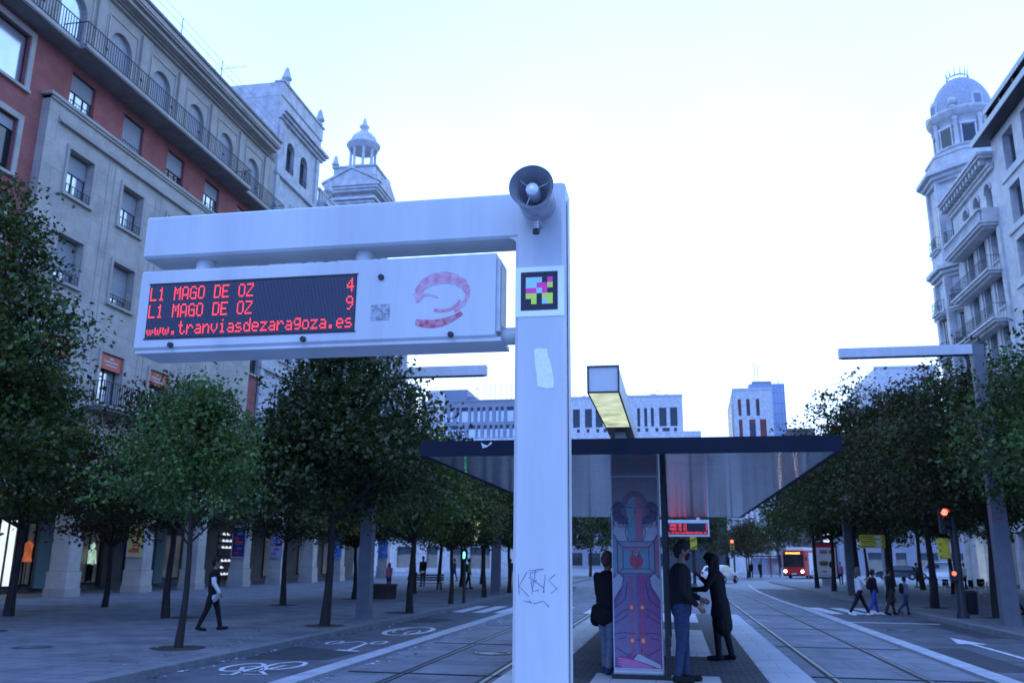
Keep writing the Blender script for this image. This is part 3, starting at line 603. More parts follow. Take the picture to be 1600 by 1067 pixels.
for y in wy[:4]:
    mb = MB(); fA.box(mb,y-.79,y+.79,.30,.36,9.85,10.5,mat('orange_sign',(.62,.13,.07),.5,var=.06)); fA.box(mb,y-.5,y+.5,.36,.364,10.18,10.24,'whitefab'); fA.box(mb,y-.35,y+.45,.36,.364,10.03,10.08,'whitefab'); fA.box(mb,y-.12,y+.15,.36,.365,10.32,10.40,'whitefab'); mb.build('orange_sign', A, label='orange red sign panel with white lettering above the balcony door')
def f(mb): fA.box(mb,32.6,46.4,.39,1.2,7.86,8.02,'slab'); fA.box(mb,32.5,46.5,.39,1.3,7.98,8.06,'stone2')
b = part('balcony', A, f); fA.railing(b,32.6,46.4,.4,1.22,8.06)
def f(mb):
    fA.box(mb,U0,28.6,0,.92,22.6,22.82,'slab'); fA.box(mb,28.6,43.4,0,1.25,22.6,22.82,'slab'); fA.box(mb,43.4,U1,0,.92,22.6,22.82,'slab')
    for a,b,d in ((U0,28.6,.92),(28.6,43.4,1.25),(43.4,U1,.92)): fA.box(mb,a,b,d-.04,d+.03,22.66,22.84,'stone2')
b = part('balcony', A, f); fA.railing(b,U0,28.6,0,.9,22.84,1.05); fA.railing(b,28.6,43.4,0,1.23,22.84,1.05); fA.railing(b,43.4,U1,0,.9,22.84,1.05)
ay = [2.4+3.34*k for k in range(14)]
arch = [(y-.82,y+.82,22.95,25.85,1) for y in ay]
def f(mb):
    fA.wall(mb,U0,U1,22.82,26.9,arch,'stone2',0,.3)
    for y in ay:
        fA.box(mb,y-1.12,y+1.12,.0,.05,26.28,26.36,'stone'); fA.box(mb,y-1.12,y-1.06,0,.05,22.9,26.28,'stone'); fA.box(mb,y+1.06,y+1.12,0,.05,22.9,26.28,'stone')
        fA.box(mb,y+1.32,y+1.38,0,.12,22.9,26.7,'stone2'); fA.box(mb,y+1.38,y+1.96,0,.10,22.9,26.7,'stone2'); fA.box(mb,y+1.96,y+2.02,0,.12,22.9,26.7,'stone2')
part('arched_storey', A, f)
for i,y in enumerate(ay):
    mb = MB(); k = 12
    mb.poly([fA.p(y-.82,-.2,22.95),fA.p(y+.82,-.2,22.95)]+[fA.p(y+.82*math.cos(math.pi*j/k),-.2,25.03+.82*math.sin(math.pi*j/k)) for j in range(k+1)],'shutter' if i>8 else 'glasspale'); w_ = mb.build('arched_window', A)
    mb = MB(); fA.box(mb,y-.8,y+.8,-.19,-.15,23.7,23.76,'dark'); fA.box(mb,y-.03,y+.03,-.19,-.15,22.96,23.7,'whitefab'); fA.box(mb,y-.5,y-.44,-.19,-.16,22.96,23.7,'whitefab'); fA.box(mb,y+.44,y+.5,-.19,-.16,22.96,23.7,'whitefab'); mb.build('frame', w_)
def f(mb):
    z = 26.9
    for dz, d in ((.12,.15),(.10,.30),(.22,.62),(.10,.80),(.30,.86),(.14,.95)): fA.box(mb,U0,U1-1.0+.003*dz,-.3,d,z,z+dz-.002,'stone2' if d<.9 else 'slab'); z += dz
part('cornice', A, f)
def f(mb):
    for k in range(12): u = 3+k*4.2; fA.box(mb,u-.02,u+.02,.2,.24,27.8,29.6,'grey')
    for z in (28.5,29.1,29.58): fA.box(mb,U0,U1,.21,.23,z,z+.02,'grey')
    fA.box(mb,U1-5,U1-4.97,-4,.2,31.0,31.02,'grey'); fA.box(mb,U1-.5,U1-.47,-4,.2,31.6,31.62,'grey')
part('roof_rail', A, f)
# arcade of A
PIL = [8.5,13.4,18.3,23.3,28.2,33.25,38.5,43.4]
def f(mb):
    fA.box(mb,U0,U1,-4.2,.25,4.2,4.8,'stone2'); fA.box(mb,U0,U1,.25,.33,4.62,4.797,'stone2'); fA.box(mb,U0,U1,-4.6,-4.25,.12,4.2,'shopwall')
part('arcade_ceiling', A, f)
def pillar(root, y, fr, x0=.1):
    mb = MB(); fr.box(mb,y,y+.8,-.75,x0,.12,4.2,'stone'); fr.box(mb,y-.06,y+.86,-.80,x0+.06,.12,1.15,'stone'); fr.box(mb,y-.09,y+.89,-.83,x0+.09,.121,.45,'stone2'); fr.box(mb,y-.05,y+.85,-.8,x0+.05,4.0,4.197,'stone2')
    return mb.build('pillar', root)
pils = [pillar(A,y,fA) for y in PIL]
def shopw(root, fr, u0, u1, z0, z1, m, d=-4.245):
    mb = MB(); fr.box(mb,u0,u1,d,d+.02,z0,z1,m); s_ = mb.build('shop_window', root)
    mb = MB()
    for u in (u0,(u0+u1)/2,u1): fr.box(mb,u-.04,u+.04,d+.021,d+.08,z0-.04,z1+.04,'dark')
    fr.box(mb,u0,u1,d+.022,d+.07,z1,z1+.08,'dark'); fr.box(mb,u0,u1,d+.022,d+.07,z0-.08,z0,'dark'); mb.build('frame', s_); return s_
shopw(A,fA,29.6,33.6,.6,3.4,'shop'); shopw(A,fA,34.2,35.3,.45,3.3,'shop'); shopw(A,fA,35.4,36.5,.5,3.2,'shopdim'); shopw(A,fA,39.6,41.3,.5,3.2,'shopdim'); shopw(A,fA,43.5,46,.6,3.2,'shopdim'); shopw(A,fA,47,49,.6,3,'shopdim')
for u_,m_ in ((36.55,'teal'),(41.4,'wood'),(46.1,'teal')): mb = MB(); fA.box(mb,u_,u_+.85,-4.24,-4.0,.3,3.3,m_); mb.build('pilaster', A)
# things in and on the arcade
def poster(root, y, cols, label, z0=1.75, z1=3.55, fr=fA, d=-.7):
    """framed poster hung on the near face of a pillar"""
    n = -fr.u
    g = F(fr.p(y-.03,0,0), fr.n, n)
    t = thing('framed_poster', label, 'poster', g.p(-.3,0,z0), 'framed posters on the arcade pillars')
    mb = MB(); g.box(mb,-.7,.2,-.02,.06,z0,z1,'grey'); mb.build('frame', t)
    mb = MB(); g.box(mb,-.63,.13,.061,.066,z0+.07,z1-.07,cols[0])
    random.seed(int(y*7))
    for i in range(5):
        a = random.uniform(-.6,-.3); z = z0+.2+i*(z1-z0-.4)/5; g.box(mb,a,a+random.uniform(.25,.6),.067,.070,z,z+random.uniform(.06,.2),cols[1+i%(len(cols)-1)])
    if cols[0] is PR['y']:
        for a,b,c,e in ((-.45,-.1,z0+.35,z0+.42),(-.45,-.1,z0+.60,z0+.67),(-.38,-.1,z0+.475,z0+.545),(-.1,-.03,z0+.35,z0+.67)): g.box(mb,a,b,.071,.074,c,e,PR['r'])
        g.box(mb,-.5,0,.0711,.0735,z0+1.0,z0+1.2,PR['r'])
    mb.build('print', t)
    return t
PR = dict(y=mat('poster_yellow',(.55,.50,.10),.5,var=.1),r=mat('poster_red',(.50,.07,.08),.5,var=.1),b=mat('poster_blue',(.05,.16,.50),.5,var=.2,scale=3,c2=(.12,.3,.7)),w=mat('poster_white',(.42,.40,.48),.5,var=.2,scale=3),k=mat('poster_dark',(.06,.03,.12),.5,var=.1),g=mat('poster_grey',(.2,.2,.28),.5))
poster(A,38.45,[PR['y'],PR['r'],PR['k'],PR['y']],'yellow poster with red figures on the second pale pillar of the arcade')
poster(A,48.6,[PR['k'],PR['r'],PR['b'],PR['r']],'dark red and blue poster on the pillar behind the walking woman')
# mannequin in lit window
mn = thing('mannequin', 'pale mannequin in green top and black trousers inside the glowing shop window', 'mannequin', (-29.0,40.45,.5))
mnl = emis('mannequin_glow',(.62,.9,.72),.45,.5,5)  # body glows by emission, in place of shop light falling on it
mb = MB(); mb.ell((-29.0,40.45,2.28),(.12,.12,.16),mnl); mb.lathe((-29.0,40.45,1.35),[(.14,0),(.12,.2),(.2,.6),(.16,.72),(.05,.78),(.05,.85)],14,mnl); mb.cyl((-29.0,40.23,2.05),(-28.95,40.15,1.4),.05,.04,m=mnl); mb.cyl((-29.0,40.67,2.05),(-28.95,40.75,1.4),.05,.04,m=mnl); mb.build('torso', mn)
mb = MB(); mb.cyl((-29.0,40.37,1.4),(-29.0,40.33,.55),.1,.06,m='black'); mb.cyl((-29.0,40.53,1.4),(-29.0,40.57,.55),.1,.06,m='black'); mb.build('legs', mn)
o_ = thing('dress_form', 'orange lit garment on a dress form inside the left shop window', 'dress form', (-29.0,35.9,.5))
og = emis('orange_garment_glow',(1,.25,.08),.28,.5,5)  # emission in the cloth stands in for the orange light on it
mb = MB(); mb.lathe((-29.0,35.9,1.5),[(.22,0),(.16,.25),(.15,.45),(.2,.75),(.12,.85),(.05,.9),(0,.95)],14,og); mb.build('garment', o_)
mb = MB(); mb.cyl((-29.0,35.9,.5),(-29.0,35.9,1.5),.025,m='dark'); mb.cyl((-29.0,35.9,.5),(-29.0,35.9,.53),.18,m='dark'); mb.build('stand', o_)
# ---------- B : white tower house
B = thing('white_tower_house', 'narrow white building with paired arched windows and urn finials next to the brick block', 'building', (-27,52.5,.12))
fB = F((-25,0,0),(0,1,0),(1,0,0)); b0,b1 = 48.6,55.6
def f(mb):
    arcs = [(50.15,51.35,27.2,29.4,1),(52.35,53.55,27.2,29.4,1)]
    rc = [(51.4,53.2,22.9,25.0),(51.4,53.2,18.6,20.8),(51.4,53.2,14.3,16.5),(51.4,53.2,9.8,12.2),(51.4,53.2,5.6,8.2)]
    fB.wall(mb,b0+.01,b1,4.8,32.0,arcs+rc,'wstone2',0,.4); fB.box(mb,b0+.01,b1,-9,-.42,4.8,32.0,'wstone2'); mb.poly([fB.p(b0+.01,0,4.8),fB.p(b0+.01,-.42,4.8),fB.p(b0+.01,-.42,32),fB.p(b0+.01,0,32)],'wstone2'); mb.poly([fB.p(b1,0,4.8),fB.p(b1,-.42,4.8),fB.p(b1,-.42,32),fB.p(b1,0,32)],'wstone2')
    for u in (b0+.35,b1-.55): fB.box(mb,u-.25,u+.25,0,.14,4.8,30.2,'wstone2')
    for z in (26.3,21.9,17.6,13.2): fB.box(mb,b0+.02,b1,0,.2,z,z+.25,'wstone2')
wl = part('wall', B, f)
for a,b_,c,d_ in ((50.15,51.35,27.2,29.4),(52.35,53.55,27.2,29.4)): fB.window(B,a,b_,c,d_-.3,d=-.34,bars=2,rail=True)
for h in [(51.4,53.2,22.9,25.0),(51.4,53.2,18.6,20.8),(51.4,53.2,14.3,16.5),(51.4,53.2,9.8,12.2),(51.4,53.2,5.6,8.2)]: fB.window(B,*h,surround=(.15,'wstone'),bars=2)
def f(mb):
    for z,d in ((30.3,.2),(30.5,.38),(30.72,.55)): fB.box(mb,b0-.0,b1+d*.7,-.4,d,z,z+.197,'wstone2')
    fB.box(mb,b0+.1,b1,-.5,.1,32.0,33.0,'wstone2'); fB.box(mb,b0+.05,b1+.1,-.55,.2,33.0,33.12,'wstone2'); fB.box(mb,b0+.1,b0+.6,-8,-.5,32,33.0,'wstone2')
part('cornice', B, f)
def finial(root, p, s):
    mb = MB(); mb.lathe(p,[(.28*s,0),(.28*s,.12*s),(.14*s,.2*s),(.16*s,.3*s),(.42*s,.42*s),(.40*s,.55*s),(.28*s,.9*s),(.16*s,1.35*s),(.08*s,1.5*s),(0,1.55*s)],14,'wstone2'); return mb.build('finial', root)
for u in (b0+.7,b1-.5): finial(B,fB.p(u,0,33.12),.85)
finial(B,fB.p(b0+.7,-6,33.12),.85)
# ---------- C : white building with a lantern cupola
C_ = thing('white_cupola_building', 'white stone building topped by a square tower with a round columned cupola', 'building', (-28,66,.12))
fC = F((-25,0,0),(0,1,0),(1,0,0)); c0,c1 = 55.6,78.5
hol = [(y-.75,y+.75,z,z+2.3) for y in (58,61.8,65.6,69.4,73.2,76.5) for z in (5.8,9.8,13.9,18,22)]
def f(mb):
    fC.wall(mb,c0+.01,c1,4.8,27.4,hol,'wstone2',0,.35); fC.box(mb,c0+.01,c1,-12,-.37,4.8,27.4,'wstone2'); mb.poly([fC.p(c1,0,4.8),fC.p(c1,-.37,4.8),fC.p(c1,-.37,27.4),fC.p(c1,0,27.4)],'wstone2')
    for y in (56.2,59.9,63.7,67.5,71.3,75,78.1): fC.box(mb,y-.3,y+.3,0,.2,4.8,26.4,'wstone2')
    for z,d in ((26.4,.3),(26.7,.5),(27.0,.75)): fC.box(mb,c0+.01,c1+d*.5,0,d,z,z+.28,'wstone2')
    for k in range(60): y = c0+.3+k*.38; fC.box(mb,y,y+.16,-.1,.1,27.4,28.2,'wstone2')
    fC.box(mb,c0+.05,c1,-.12,.14,28.2,28.35,'wstone2')
part('wall', C_, f)
for h in hol: fC.window(C_,*h,surround=(.14,'wstone'),bars=2)
for k in range(3): finial(C_,fC.p(57.5+k*4.5,0,28.35),.9)
tx0,tx1,ty0,ty1 = -31.6,-27,73,77.6
tcx,tcy = (tx0+tx1)/2,(ty0+ty1)/2
def f(mb):
    mb.box(tx0+.4,ty0+.4,27.4,tx1-.4,ty1-.4,36.1,'wstone2')
    for z,d in ((34.9,.25),(35.2,0),(35.9,-.2),(36.15,-.35),(36.4,-.5)): mb.box(tx0+d,ty0+d,z,tx1-d,ty1-d,z+.22,'wstone2')
    for x in (tx0+.4,tx1-.9): mb.box(x,ty0+.3,27.4,x+.5,ty0+.4,34.9,'wstone2')
    mb.prism([(tx0-.5,ty0-.5,36.62),(tx1+.5,ty0-.5,36.62),(tcx,ty0-.5,38.1)],(0,.6,0),'wstone2'); mb.prism([(tx1+.5,ty0-.5,36.62),(tx1+.5,ty1+.5,36.62),(tx1+.5,tcy,38.1)],(-.6,0,0),'wstone2')
    mb.prism([(tx0-.65,ty0-.6,36.62),(tcx,ty0-.6,38.15),(tcx,ty0-.6,38.38),(tx0-.65,ty0-.6,36.85)],(0,.8,0),'wstone2'); mb.prism([(tx1+.65,ty0-.6,36.62),(tcx,ty0-.6,38.15),(tcx,ty0-.6,38.38),(tx1+.65,ty0-.6,36.85)],(0,.8,0),'wstone2')
    mb.box(tx0+.2,ty0+.2,36.62,tx1-.2,ty1-.2,38.6,'wstone2'); mb.box(tx0+.05,ty0+.05,38.6,tx1-.05,ty1-.05,38.75,'wstone2')
    mb.box(tx0+1.6,ty0+.37,32.2,tx1-1.6,ty0+.399,34.4,'glass')
part('tower', C_, f)
for x,y in ((tx0+.3,ty0+.3),(tx1-.3,ty0+.3),(tx1-.3,ty1-.3)): finial(C_,(x,y,38.6 if x<-30 else 37.2),.9)
cc_ = Vector((tcx,tcy,0))
mb = MB(); mb.lathe((tcx,tcy,38.75),[(1.55,0),(1.55,.3),(1.4,.32),(1.4,.5)],28,'wstone'); mb.build('lantern_base', C_)
for k in range(8):
    a = R(22+45*k); mb = MB(); p = (tcx+1.2*math.cos(a),tcy+1.2*math.sin(a)); mb.lathe((*p,39.2),[(.17,0),(.15,.1),(.14,1.9),(.19,2.0),(.19,2.1)],10,'wstone'); mb.build('column', C_)
mb = MB(); mb.lathe((tcx,tcy,41.25),[(0,0),(1.42,0),(1.42,.35),(1.62,.45),(1.7,.6),(1.62,.72),(1.35,.74)],30,'wstone'); mb.build('lantern_cornice', C_)
mb = MB(); mb.lathe((tcx,tcy,41.95),[(1.38*math.cos(R(a)),1.45*math.sin(R(a))) for a in range(0,80,8)]+[(.45,1.5),(.3,1.75),(.5,1.95),(.5,2.05),(.25,2.3),(.2,2.6),(.08,2.9),(0,3.3)],30,'wstone'); mb.build('dome', C_)
def f(mb): fC.box(mb,b0+.01,c1,-4.2,.25,4.2,4.8,'wstone2'); fC.box(mb,48.6,c1,-4.6,-4.25,.12,4.2,'shopwall')
part('arcade_ceiling', C_, f)
for y in (48.62,53.6,58.7,64.0,69.4,75.0): pillar(C_,y,fC)
poster(C_,53.6,[PR['w'],PR['b'],PR['r'],PR['k']],'white poster with blue and red shapes on the arcade pillar behind the slanting tree trunk')
poster(C_,64.0,[PR['b'],PR['w'],PR['b']],'bright blue poster on the arcade pillar just left of the tall lighting mast')
poster(C_,75.0,[PR['b'],PR['b'],PR['w']],'bright blue poster on the last arcade pillar behind the child in pink')
shopw(C_,fC,56,58,.5,3.2,'shopdim'); shopw(C_,fC,60,63,.5,3.2,'shopdim'); shopw(C_,fC,66,68,.6,2.6,'shopdim'); shopw(C_,fC,71,73.6,.5,3,'shopdim')
sr = thing('shoe_rack', 'dark display shelves with rows of small bright shoes between two arcade pillars', 'shelves', (-29.1,54.6,.12))
mb = MB(); fC.box(mb,53.4,55.9,-4.24,-4.2,.3,3.4,'dark')
for k in range(7): fC.box(mb,53.4,55.9,-4.2,-3.9,.6+k*.42,.63+k*.42,'dark')
mb.build('shelves', sr)
random.seed(4); sm_ = emis('shoe_glow',(.75,.85,1),.9)  # shoes emit light themselves, imitating brightly lit shelves
for k in range(7):
    for j in range(5):
        if random.random() < .75:
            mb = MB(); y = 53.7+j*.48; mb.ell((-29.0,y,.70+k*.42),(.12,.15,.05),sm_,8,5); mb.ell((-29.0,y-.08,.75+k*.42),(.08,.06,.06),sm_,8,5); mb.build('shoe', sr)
# ---------- corner block further on with dark roof sign
K_ = thing('corner_building', 'slim white corner building with a dark rooftop sign lit in red beyond the trees', 'building', (-40,128,0))
fK = F((0,122,0),(1,0,0),(0,-1,0))
hk = [(x,x+1.2,z,z+2) for x in (-43.5,-41,-38.4) for z in (5,9,13,17)]
def f(mb): fK.wall(mb,-46,-35.6,0,20.5,hk,'wstone2',0,.3); fK.box(mb,-46,-35.6,-14,-.32,0,20.5,'wstone2'); fK.box(mb,-46.2,-35.4,-14,.3,20.5,21,'wstone2')
part('wall', K_, f)
for h in hk: fK.window(K_,*h,bars=2)
def f(mb): fK.box(mb,-42.2,-37.6,-2,.35,21,26.5,'dark'); fK.box(mb,-42.6,-37.2,-2.2,.5,26.5,27,'grey'); fK.box(mb,-41,-38,.35,.5,22,25.6,'cargrey')
s1 = part('roof_sign', K_, f)
mb = MB(); rs = emis('red_sign_light',(1,.25,.15),1.2); fK.box(mb,-40.2,-39.2,.51,.56,24.2,25.0,rs); fK.box(mb,-38.9,-38.4,.51,.56,24.1,25.0,rs); mb.build('lit_letters', s1)
def f(mb): fK.box(mb,-35.2,-33.4,-3,.1,0,26,'wstone2'); fK.box(mb,-42.5,-39.4,.36,.8,11,19,mat('grey_banner',(.25,.22,.27),.8))
part('side_wing', K_, f)
# ---------- far blocks across the square
def far(name, label, x0, x1, y, zt, depth, wm, rows, seed, gm='glass', gap=(.9,1.9), z0=0, capm=None, rw=(.9,2.6), accent=None):
    t = thing(name, label, 'building', ((x0+x1)/2, y+depth/2, 0)); fr = F((0,y,0),(1,0,0),(0,-1,0)); random.seed(seed)
    hs = []
    for (za,zb) in rows:
        u = x0+1.2
        while u < x1-2:
            wd = random.choice(rw); 
            if u+wd > x1-.8: break
            hs.append((u,u+wd,za,zb)); u += wd+random.uniform(*gap)
    mb = MB(); fr.wall(mb,x0,x1,z0,zt,hs,wm,0,.5); fr.box(mb,x0,x1,-depth,-.52,z0,zt,wm)
    for u in (x0,x1): mb.poly([fr.p(u,0,z0),fr.p(u,-.52,z0),fr.p(u,-.52,zt),fr.p(u,0,zt)],wm)
    fr.box(mb,x0-.1,x1+.1,-.6,.15,zt,zt+.5,capm or wm); mb.build('wall', t)
    for k,h in enumerate(hs[:100]):
        w_ = MB(); fr.box(w_,h[0]+.02,h[1]-.02,-.5,-.4,h[2]+.02,h[3]-.02,gm if not (accent and random.random()<.3) else accent); fr.box(w_,h[0],h[1],-.4,-.3,h[3]-1.0,h[3]-.02,'cargrey' if not accent else accent); w_.build('window', t)
    return t, fr
D_, fD = far('office_block','long grey office block with narrow windows and roof antennas, far behind the canopy',-68.2,-34.5,230,44,20,'greyfac',[(38.4,42.4),(34,37.4),(29,32.5)],4,'glasspale',rw=(.8,.9,1.9),gap=(.5,1.1))
def f(mb): mb.box(-63.3,233,44.5,-55.8,242,48.1,'bluewall'); mb.box(-55.8,234,44.5,-53.6,240,46.2,'bluewall')
part('roof_box', D_, f)
def f(mb): fD.box(mb,-70,-34,-.4,1.2,32.6,33.6,'wstone')
part('ledge', D_, f)
for k in range(8):
    mb = MB(); x = -50.5+k*1.5
    mb.cyl((x-.6 if k in (0,2) else x,232,44.4),(x,232,45.2),.07,m='grey',n=6); mb.cyl((x,232,45.2),(x,232,49.6),.07,m='grey',n=6)
    for q in range(4): mb.box(x-.3,231.9,46+q*.9,x+.3,232.1,46.12+q*.9,'grey')
    mb.build('antenna', D_)
mb = MB(); mb.cyl((-52.6,232,44.4),(-52.6,232,48.3),.09,m='grey',n=6); mb.box(-53.6,231.9,47.9,-52.2,232.1,48.1,'grey'); mb.build('antenna', D_)
E_, fE = far('office_block','white office block with dark slit windows directly behind the beam lamp',-34,3.4,231,44.4,25,'wstone',[(36.4,41.4),(33.5,36.0)],9,'cargrey',rw=(.8,.8,1.9))
def f(mb):
    random.seed(6)
    for k in range(9): x = -31+k*3.7; wd = random.uniform(.8,2.4); mb.box(x,236,44.9,x+wd,239,44.9+random.uniform(.5,1.5),'greyfac')
part('roof_units', E_, f)
for x,h in ((-12,3.2),(-3,2.2),(-22,2.6)):
    mb = MB(); mb.cyl((x,236,44.4),(x,236,44.9+h),.08,m='grey',n=6); mb.box(x-.7,235.95,44.6+h,x+.7,236.05,44.7+h,'grey'); mb.build('antenna', E_)
EL_, fEL = far('office_block','low white wing with slit windows peeping just over the shelter canopy',-34,7.6,228,32.9,2.4,'wstone',[(30.2,32.2),(27,29.5)],12,'cargrey',rw=(.8,1.4))
def f(mb): mb.box(-34,228,32.9,7.8,230.9,34.6,'wstone')
part('parapet', EL_, f)
G_, fG = far('office_block','small white office block with dark and rust red slit windows right of the beam lamp',16.4,26.3,230,45.4,10,'wstone',[(38.6,43),(32.6,37.6)],21,'cargrey',rw=(.8,.9,1.6),accent='rust')
def f(mb):
    for z0_ in (36,): mb.prism([(16.35,230.4,0),(16.35,252,0),(16.35,252,43.5),(16.35,230.4,45.4)],(-.1,0,0),'wstone2')
    for k in range(5): mb.box(16.1,233+k*3.4,30,16.22,234.6+k*3.4,42,'glass')
part('side_wall', G_, f)
mb = MB()
T_ = thing('glass_tower', 'pale blue glass tower with roof masts standing behind the small white office block', 'building', (28,262,0))
fT = F((0,255,0),(1,0,0),(0,-1,0))
def f(mb):
    fT.box(mb,22.8,32.8,-14,0,0,51.8,mat('blue_glass_facade',(.30,.38,.52),.35,.1,var=.1,scale=.15)); fT.box(mb,24,29.5,-12,-2,51.8,53,'greyfac')
part('tower', T_, f)
def f(mb):
    for k in range(12): fT.box(mb,22.8+k*.88,22.86+k*.88,.0,.08,0,51.8,'greyfac')
    for k in range(16): fT.box(mb,22.8,32.8,.0,.05,4+k*3,4.15+k*3,'greyfac')
part('mullions', T_, f)
for x,h in ((25,59),(25.9,58),(31.5,54)):
    mb = MB(); mb.cyl((x,258,51.8),(x,258,h),.13,m='wstone2',n=6); mb.build('mast', T_)
Q_, fQ = far('low_building','low dull brown building far off just above the right part of the canopy',27.5,34,215,32.4,12,mat('brown_roof',(.16,.12,.12),.8),[(28,31)],3,'glass')
FW_, fFW = far('plain_white_building','plain windowless white building with chamfered left corner rising behind the right trees',51.8,66.5,229,50,30,'wstone',[],2)
def f(mb): mb.prism([(51.75,229,0),(51.75,260,0),(49.2,260,0),(49.2,232,0)],(0,0,46.5),'wstone2')
part('side_wall', FW_, f)
# white finned building over the far right corner of the square
W_ = thing('finned_building', 'white building with tall dark vertical window slots between the canopy and right trees', 'building', (20,150,0))
a_ = Vector((8.8,150,0)); b__ = Vector((18,166,0)); d_ = (b__-a_).normalized(); Lw = (b__-a_).length
fW = F(a_, d_, Vector((d_.y, -d_.x, 0)))
sl_ = [(.8+k*2.3,2.0+k*2.3,2.5,19.5) for k in range(7)]
def f(mb): fW.wall(mb,0,Lw,0,21,sl_,'wstone',0,.6); fW.box(mb,0,Lw,-12,-.72,0,21,'cargrey')
part('wall', W_, f)
for h in sl_:
    mb = MB(); fW.box(mb,h[0]+.02,h[1]-.02,-.69,-.6,h[2],h[3],'glass')
    for q in range(6): fW.box(mb,h[0]+.02,h[1]-.02,-.6,-.5,h[2]+q*3.1,h[2]+q*3.1+.5,'bluewall')
    mb.build('window', W_)
# ---------- H : ornate white corner building with domed tower, right
H_ = thing('domed_corner_building', 'ornate white corner building with round domed tower and iron balconies, right side', 'building', (27,71,.12))
fH = F((24,0,0),(0,1,0),(-1,0,0)); h0,h1 = 63.6,73.6
arH = [(y-.6,y+.6,26.7,29.3,1) for y in (65.3,67.8,70.3)]
wnH = [(y-.68,y+.68,z,z+2.75) for y in (65.2,67.8,70.4) for z in (3.9,7.9,11.9,15.8,19.8,23.3)]
def f(mb):
    fH.wall(mb,h0,h1,.1,31.0,arH+wnH,'wstone',0,.5); fH.box(mb,h0,h1,-10,-.55,.1,31.0,'wstone')
    mb.poly([fH.p(h0,0,0),fH.p(h0,-.55,0),fH.p(h0,-.55,31),fH.p(h0,0,31)],'wstone')
    for y in (64.1,71.9): fH.box(mb,y-.3,y+.3,0,.16,.1,25.5,'wstone')
    for y in (66.5,69.1): fH.box(mb,y-.22,y+.22,0,.12,11.5,25.5,'wstone')
    for z in (15.0,11.0): fH.box(mb,h0,h1,0,.18,z,z+.2,'wstone')
part('wall', H_, f)
for h in arH: fH.window(H_,h[0],h[1],h[2],h[3]-.35,d=-.45,bars=2)
for h in wnH: fH.window(H_,*h,d=-.42,bars=2,surround=(.12,'wstone'))
for y in (65.3,67.8,70.3):
    mb = MB(); k = 12
    for j in range(k):
        a,b_ = math.pi*j/k, math.pi*(j+1)/k
        mb.prism([fH.p(y+.6*math.cos(a),0,28.75+.6*math.sin(a)),fH.p(y+.76*math.cos(a),0,28.75+.76*math.sin(a)),fH.p(y+.76*math.cos(b_),0,28.75+.76*math.sin(b_)),fH.p(y+.6*math.cos(b_),0,28.75+.6*math.sin(b_))], fH.n*.12, 'wstone2')
    mb.build('arch_moulding', H_)
def f(mb):
    for z,d in ((29.9,.25),(30.15,.4)): fH.box(mb,h0,h1,0,d,z,z+.245,'wstone')
    for k in range(14): y = h0+.35+k*.72; fH.box(mb,y,y+.32,.0,.85,30.4,30.8,'wstone2')
    fH.box(mb,h0,h1,-.5,1.0,30.8,31.0,'wstone'); fH.box(mb,h0-.1,h1,-.5,1.15,31.0,31.22,'wstone')
part('cornice', H_, f)
def balc(root, fr, u0, u1, dd, z, iron=True, z2=None):
    mb = MB(); fr.box(mb,u0,u1,.0,dd,z-.16,z,'wstone'); fr.box(mb,u0+.12,u1-.12,0,dd-.14,z-.34,z-.163,'wstone'); fr.box(mb,u0+.4,u1-.4,0,dd-.4,z-.52,z-.343,'wstone2'); b = mb.build('balcony', root)
    if iron: fr.railing(b,u0+.06,u1-.06,0,dd-.05,z,1.0,.2)
    else:
        mb = MB(); n = int((u1-u0)/.3)
        for k in range(n): mb.lathe(fr.p(u0+.25+k*.3,dd-.15,z),[(.06,0),(.1,.25),(.05,.55),(.08,.8)],8,'wstone')
        fr.box(mb,u0,u1,dd-.3,dd,z+.8,z+.95,'wstone'); fr.box(mb,u0,u0+.3,.0,dd-.3,z,z+.95,'wstone'); fr.box(mb,u1-.3,u1,0,dd-.3,z,z+.95,'wstone'); mb.build('balustrade', b)
    return b
balc(H_,fH,64.1,72.6,1.35,26.1,False)
for z in (22.5,18.9,14.9,10.9): balc(H_,fH,64.3,72.8,1.15,z)
# tower on the corner
TX,TY = 26.7,76.2
def octo(r, a0=22.5): return [(r*math.cos(R(a0+45*k)), r*math.sin(R(a0+45*k))) for k in range(8)]
def octprism(mb, r, z0, z1, m): mb.prism([(TX+x,TY+y,z0) for x,y in octo(r)], (0,0,z1-z0), m)
def f(mb):
    octprism(mb,3.55,.1,25.2,'wstone'); octprism(mb,3.75,11,11.4,'wstone')
    for z,r in ((25.2,3.8),(25.5,4.1),(25.85,4.4)): octprism(mb,r,z,z+.3 if r<4.3 else z+.35,'wstone')
    octprism(mb,3.75,26.2,27.6,'wstone'); octprism(mb,3.4,27.6,33.7,'wstone')
    for z,r in ((33.7,3.7),(34.0,4.0),(34.35,4.4)): octprism(mb,r,z,z+.32,'wstone')
    octprism(mb,3.4,34.67,36.1,'wstone'); octprism(mb,3.5,36.1,36.3,'wstone')
    for x,y in octo(3.6):
        mb.box(TX+x-.28,TY+y-.28,.1,TX+x+.28,TY+y+.28,25.19,'wstone'); mb.box(TX+x*.95-.22,TY+y*.95-.22,27.6,TX+x*.95+.22,TY+y*.95+.22,33.69,'wstone')
part('tower', H_, f)
